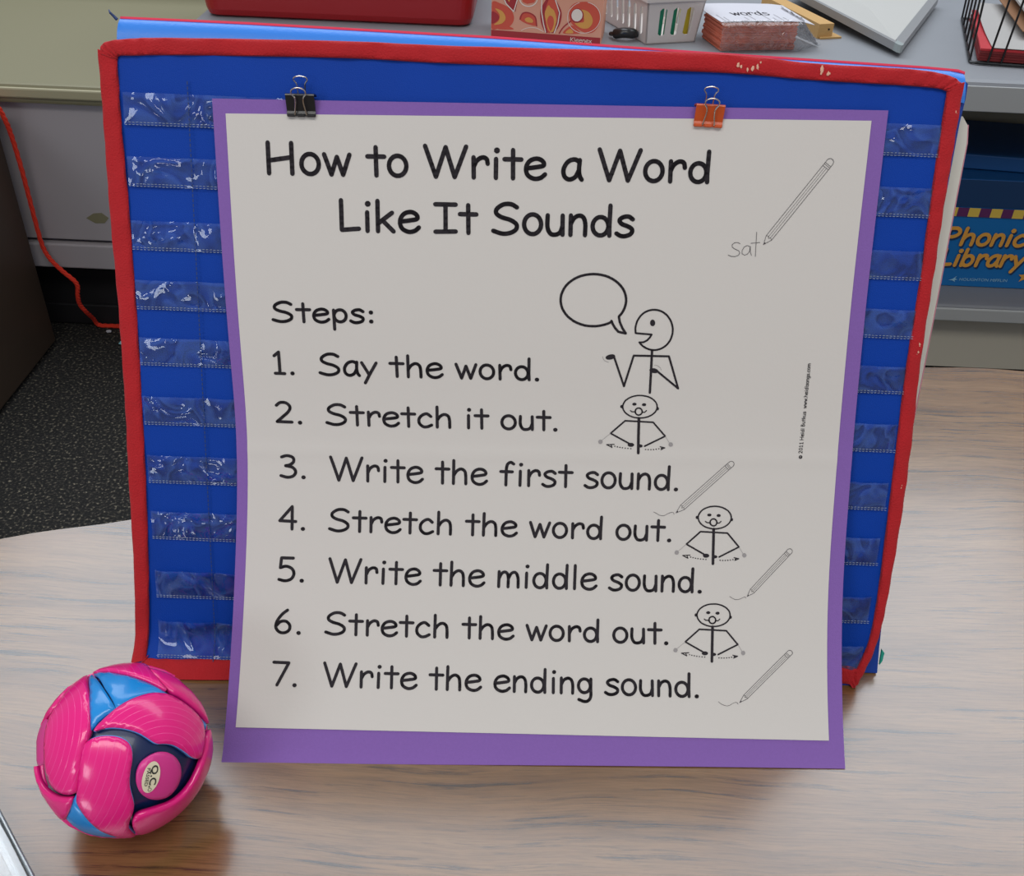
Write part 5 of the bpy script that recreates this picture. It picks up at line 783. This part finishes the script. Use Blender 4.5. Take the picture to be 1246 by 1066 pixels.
MB().grid(lambda u, v: cp(cw+.002+u*.052*(1-v*.35), .002+v*.10+u*.02, .052*(1-u)+.0015+abs(noise.noise(Vector((u*6, v*7, 3))))*.006), 14, 18).out('clear_bag', M['bag'], t, smooth=True)
# pale wood stick under the whiteboard
wa = Vector((.562, 1.985, Z)); wd = (Vector((.500, 2.20, Z))-wa).normalized(); wn = Vector((wd.y, -wd.x, 0))
def wp_(a, b, z): return wa+wd*a+wn*b+Vector((0, 0, z))
t = thing('wooden_block', 'pale wooden bar lying under the left edge of the whiteboard', 'wood block', tuple(wa))
mb = MB(); mb.hexa([wp_(0, -.016, 0), wp_(.002, .016, 0), wp_(.24, .016, 0), wp_(.24, -.016, 0), wp_(0, -.016, .026), wp_(.002, .016, .026), wp_(.24, .016, .026), wp_(.24, -.016, .026)]); mb.out('bar', M['pine'], t)
MB().hexa([wp_(-.006, -.012, 0), wp_(-.004, .034, 0), wp_(.2, .034, 0), wp_(.2, -.012, 0), wp_(-.006, -.012, .003), wp_(-.004, .034, .003), wp_(.2, .034, .003), wp_(.2, -.012, .003)]).out('base_slat', M['pine'], t)
MB().tube([wp_(.0012, .006, .016), wp_(-.0003, .006, .016)], .0018, 8).out('nail_hole', M['dark'], t)
# framed whiteboard
wc = Vector((.668, 1.862, Z+.005)); e1 = (Vector((.545, 2.20, 0))-Vector((.668, 1.862, 0))).normalized(); e2 = Vector((-e1.y, e1.x, 0)); e2 = e2 if e2.x > 0 else -e2
tilt = .028/.30
def wbp(a, b, z): return wc+e1*a+e2*b+Vector((0, 0, z+a*.02+.024-min(.022, b*tilt)))
t = thing('framed_whiteboard', 'small whiteboard with aluminium frame lying tilted on the grey counter', 'whiteboard', tuple(wc))
def wbx(name, a0, a1, b0, b1, z0, z1, m): return MB().hexa([wbp(a0, b0, z0), wbp(a0, b1, z0), wbp(a1, b1, z0), wbp(a1, b0, z0), wbp(a0, b0, z1), wbp(a0, b1, z1), wbp(a1, b1, z1), wbp(a1, b0, z1)]).out(name, m, t)
LA, LB = .50, .235
e2b = .078
# the board corner nearest the camera is at (0,0); it runs left-back along e1 and right-back along e2
def wq(a, b, z): return wc+e1*a+e3*b+Vector((0, 0, z+lift(a, b)))
e3 = Vector((.20, .415, 0)).normalized()
def lift(a, b): return .003+.05*a*(1-b*2) if b < .5 else .003
def plate(name, P, z0, z1, m, **k): return MB().hexa([wq(a, b, z0) for a, b in P]+[wq(a, b, z1) for a, b in P]).out(name, m, t, **k)
plate('writing_surface', [(.012, .012), (.012, .46), (.40, .46), (.40, .012)], .003, .0095, M['wb'])
plate('frame_rail', [(0, .025), (.022, .025), (.40, .025), (.40, .0)][:0] or [(.02, 0), (.02, .015), (.41, .015), (.41, 0)], .0, .0135, M['alu'])
plate('frame_rail', [(0, .02), (0, .47), (.024, .47), (.024, .02)], .0, .0135, M['alu'])
pc = [wq(.021, -.0008, 0), wq(.010, -.001, 0), wq(.002, .003, 0), wq(-.001, .011, 0), wq(-.0008, .021, 0), wq(.019, .022, 0), wq(.021, .019, 0)]
MB().prism(pc, (0, 0, .0135)).out('corner_cap', M['wbc'], t)
# black wire basket with folders
P0 = Vector((.790, 1.845, Z)); f1 = Vector((.086, -.040, 0)).normalized(); f2 = Vector((.10, .33, 0)).normalized()
f1 = Vector((.9, -.10, 0)).normalized()
def wp3(a, b, z, fl=.06): return P0+f1*(a)+f2*b+Vector((0, 0, z))+(-f1*fl*z*(1 if a < .01 else 0))+(-f2*fl*z*(1 if b < .001 else 0))
t = thing('wire_basket', 'black wire basket holding red folders and papers at the right edge of the counter', 'basket', tuple(P0))
def wires(name, paths, r=.0019):
    for p in paths: MB().tube(p, r, 6).out(name, M['wire'], t, smooth=True)
A_, B_ = .27, .36
wires('frame_wire', [[wp3(.012, 0, .003), wp3(A_, 0, .003)], [wp3(0, .012, .003), wp3(0, B_, .003)], [wp3(A_, 0, .003), wp3(A_, B_, .003)], [wp3(0, B_, .003), wp3(A_, B_, .003)], [wp3(0, .012, .003), wp3(.003, .003, .003), wp3(.012, 0, .003)]], .0026)
wires('frame_wire', [[wp3(0, 0, .12), wp3(A_, 0, .12)], [wp3(0, 0, .12), wp3(0, B_, .12)], [wp3(A_, 0, .12), wp3(A_, B_, .12)], [wp3(0, B_, .12), wp3(A_, B_, .12)]], .003)
wires('upright_wire', [[wp3(a, 0, .003), wp3(a+.004, 0, .12)] for a in (.030, .053, .10, .15, .20, .25)])
wires('upright_wire', [[wp3(0, b, .003), wp3(0, b, .12)] for b in [.01+i*.07 for i in range(6)]])
wires('upright_wire', [[wp3(A_, b, .003), wp3(A_, b, .12)] for b in [.02+i*.05 for i in range(7)]])
def fold_(name, label, cat, a0, a1, b0, b1, z0, z1, m, grp=None, sag=0, parts=None):
    o = thing(name, label, cat, tuple(wp3(a0, b0, z0)), grp)
    def fn(u, v, s_): a = a0+(a1-a0)*u; b = b0+(b1-b0)*v; return wp3(max(a, .011), max(b, .002), (z1 if s_ == 0 else z0)+sag*math.sin(v*1.57)+0*u, 0)
    MB().slab(fn, 8, 10, .001).out(parts or 'cover', m, o); return o
z_ = .006
for k in range(5):
    h = .0042; fold_('red_folder', ['bottom', 'second', 'third', 'fourth', 'top'][k]+(' red folder of the pile' if k in (0, 4) else ' red folder from the bottom of the pile')+' in the black wire basket', 'folder', .012+.002*(k % 2), .26, .006+.001*(k % 3), .33, z_, z_+h-.0005, M['folder'] if k > 3 else M['foldere'], 'red folders in the wire basket'); z_ += h
o = thing('loose_page', 'curved grey-white page on the red folders in the wire basket', 'paper', tuple(wp3(.03, .02, z_)))
MB().slab(lambda u, v, s_: wp3(.032+.20*u-.014*(1-u)*math.sin(v*1.6), .008+.32*v, z_+.001+(.0008 if s_ == 0 else 0)+.012*v*v, 0), 8, 12, .001).out('page', M['sheet'], o)
o = thing('brown_folder', 'brown folder curling across the page in the wire basket', 'folder', tuple(wp3(.07, .06, z_+.02)))
MB().slab(lambda u, v, s_: wp3(.085+.16*u-.035*v, .08+.25*v, z_+.016+(.0015 if s_ == 0 else 0)+.012*v, 0), 6, 8, .001).out('cover', M['kraft'], o)
o = thing('white_booklet', 'white booklet with cream edge near the right frame edge in the wire basket', 'booklet', tuple(wp3(.10, .06, z_+.04)))
MB().slab(lambda u, v, s_: wp3(.095+.15*u-.03*v, .10+.23*v, z_+.033+(.004 if s_ == 0 else 0)+.01*v, 0), 6, 8, .001).out('pages', M['sheet'], o)
o = thing('cyan_folder', 'pale cyan folder lying topmost in the wire basket at the upper right corner', 'folder', tuple(wp3(.1, .15, z_+.06)))
MB().slab(lambda u, v, s_: wp3(.098+.15*u-.02*v, .145+.2*v, z_+.055+(.002 if s_ == 0 else 0)+.01*v, 0), 6, 8, .001).out('cover', M['cyan'], o)
MB().slab(lambda u, v, s_: wp3(.104+.14*u-.02*v, .152+.18*v, z_+.0575+(.001 if s_ == 0 else 0)+.01*v, 0), 6, 8, .001).out('page', M['sheet'], o)

# ================================================================ BOXES UNDER THE COUNTER
sz = T-.2765
def phonics(x0, x1, yf, yb, h, label, front=True, bands=True):
    t = thing('reader_box', label, 'box', ((x0+x1)/2, yf, sz), 'blue reader boxes on the shelf')
    b = box_obj('carton', (x0, yf, sz), (x1, yb, sz+h), M['boxblue'], t, .002)
    box_obj('lid', (x0-.0015, yf-.0015, sz+h-.038), (x1+.0015, yb+.0015, sz+h+.0015), M['boxtop'], t, .003)
    return t, b
t1, b1 = phonics(.80, 1.065, 1.835, 2.10, .225, 'blue book box with orange lettering on the shelf under the grey counter')
box_obj('lid_panel', (.803, 1.8325, T-.105), (1.062, 1.8355, T-.052), M['boxnavy'], b1)
_k = [0]
def bf(y):
    def f(a, b): _k[0] += 1; return Vector((a, y-(_k[0] % 3000)*1.2e-7, b))
    return f
for k in range(12):
    xa = .803+k*.0216
    MB().add([Vector((xa, 1.8318, T-.125)), Vector((xa+.0216, 1.8318, T-.125)), Vector((xa+.0216, 1.8318, T-.107)), Vector((xa, 1.8318, T-.107))], [(0, 1, 2, 3)]).out('checker_stripe', M['stripey' if k % 2 else 'stripep'], b1)
sl = .012
for dx, dz, yy, mm in ((.0035, -.004, 1.8336, 'shadow'), (0, 0, 1.8328, 'letter')):
    mb = MB(); fn = bf(yy)
    text_strokes(mb, fn, 'Phonics', (.840+dx, T-.185+dz), (1.022+dx, T-.181+dz), (0, .035), .0074, slant=.10)
    text_strokes(mb, fn, 'Library', (.845+dx, T-.230+dz), (1.008+dx, T-.226+dz), (0, .035), .0074, slant=.10)
    mb.out('box_lettering', M[mm], b1)
mb = MB(); font_on(mb, bf(1.8330), 'HOUGHTON MIFFLIN', (.894, T-.2625), (.990, T-.261), .0062)
fill_mesh(mb, bf(1.8330), [(.872, T-.262), (.880, T-.259), (.887, T-.252), (.884, T-.258), (.890, T-.2605), (.884, T-.2615), (.887, T-.266), (.880, T-.2625)]); mb.out('publisher_line', M['small'], b1)
mb = MB(); st_ = [(1.022+(.014 if i % 2 == 0 else .006)*math.sin(i*math.pi/5), T-.248+(.014 if i % 2 == 0 else .006)*math.cos(i*math.pi/5)) for i in range(10)]
mb.add([bf(1.8330)(1.022, T-.248)]+[bf(1.8330)(*p) for p in st_], [(0, 1+i, 1+(i+1) % 10) for i in range(10)]); mb.out('printed_star', M['letter'], b1)
t = thing('blue_binder', 'upper dark blue binder lying on the reader box under the counter', 'binder', (.9, 1.9, sz+.23))
zb = sz+.2285
box_obj('cover', (.72, 1.885, zb), (1.16, 2.10, zb+.004), M['boxtop'], t, .001, -.10, (.9, 2.0, 0)); box_obj('spine', (.722, 1.880, zb), (1.158, 1.886, zb+.028), M['boxtop'], t, .002, -.10, (.9, 2.0, 0)); box_obj('cover', (.72, 1.885, zb+.024), (1.16, 2.10, zb+.028), M['boxtop'], t, .001, -.10, (.9, 2.0, 0))
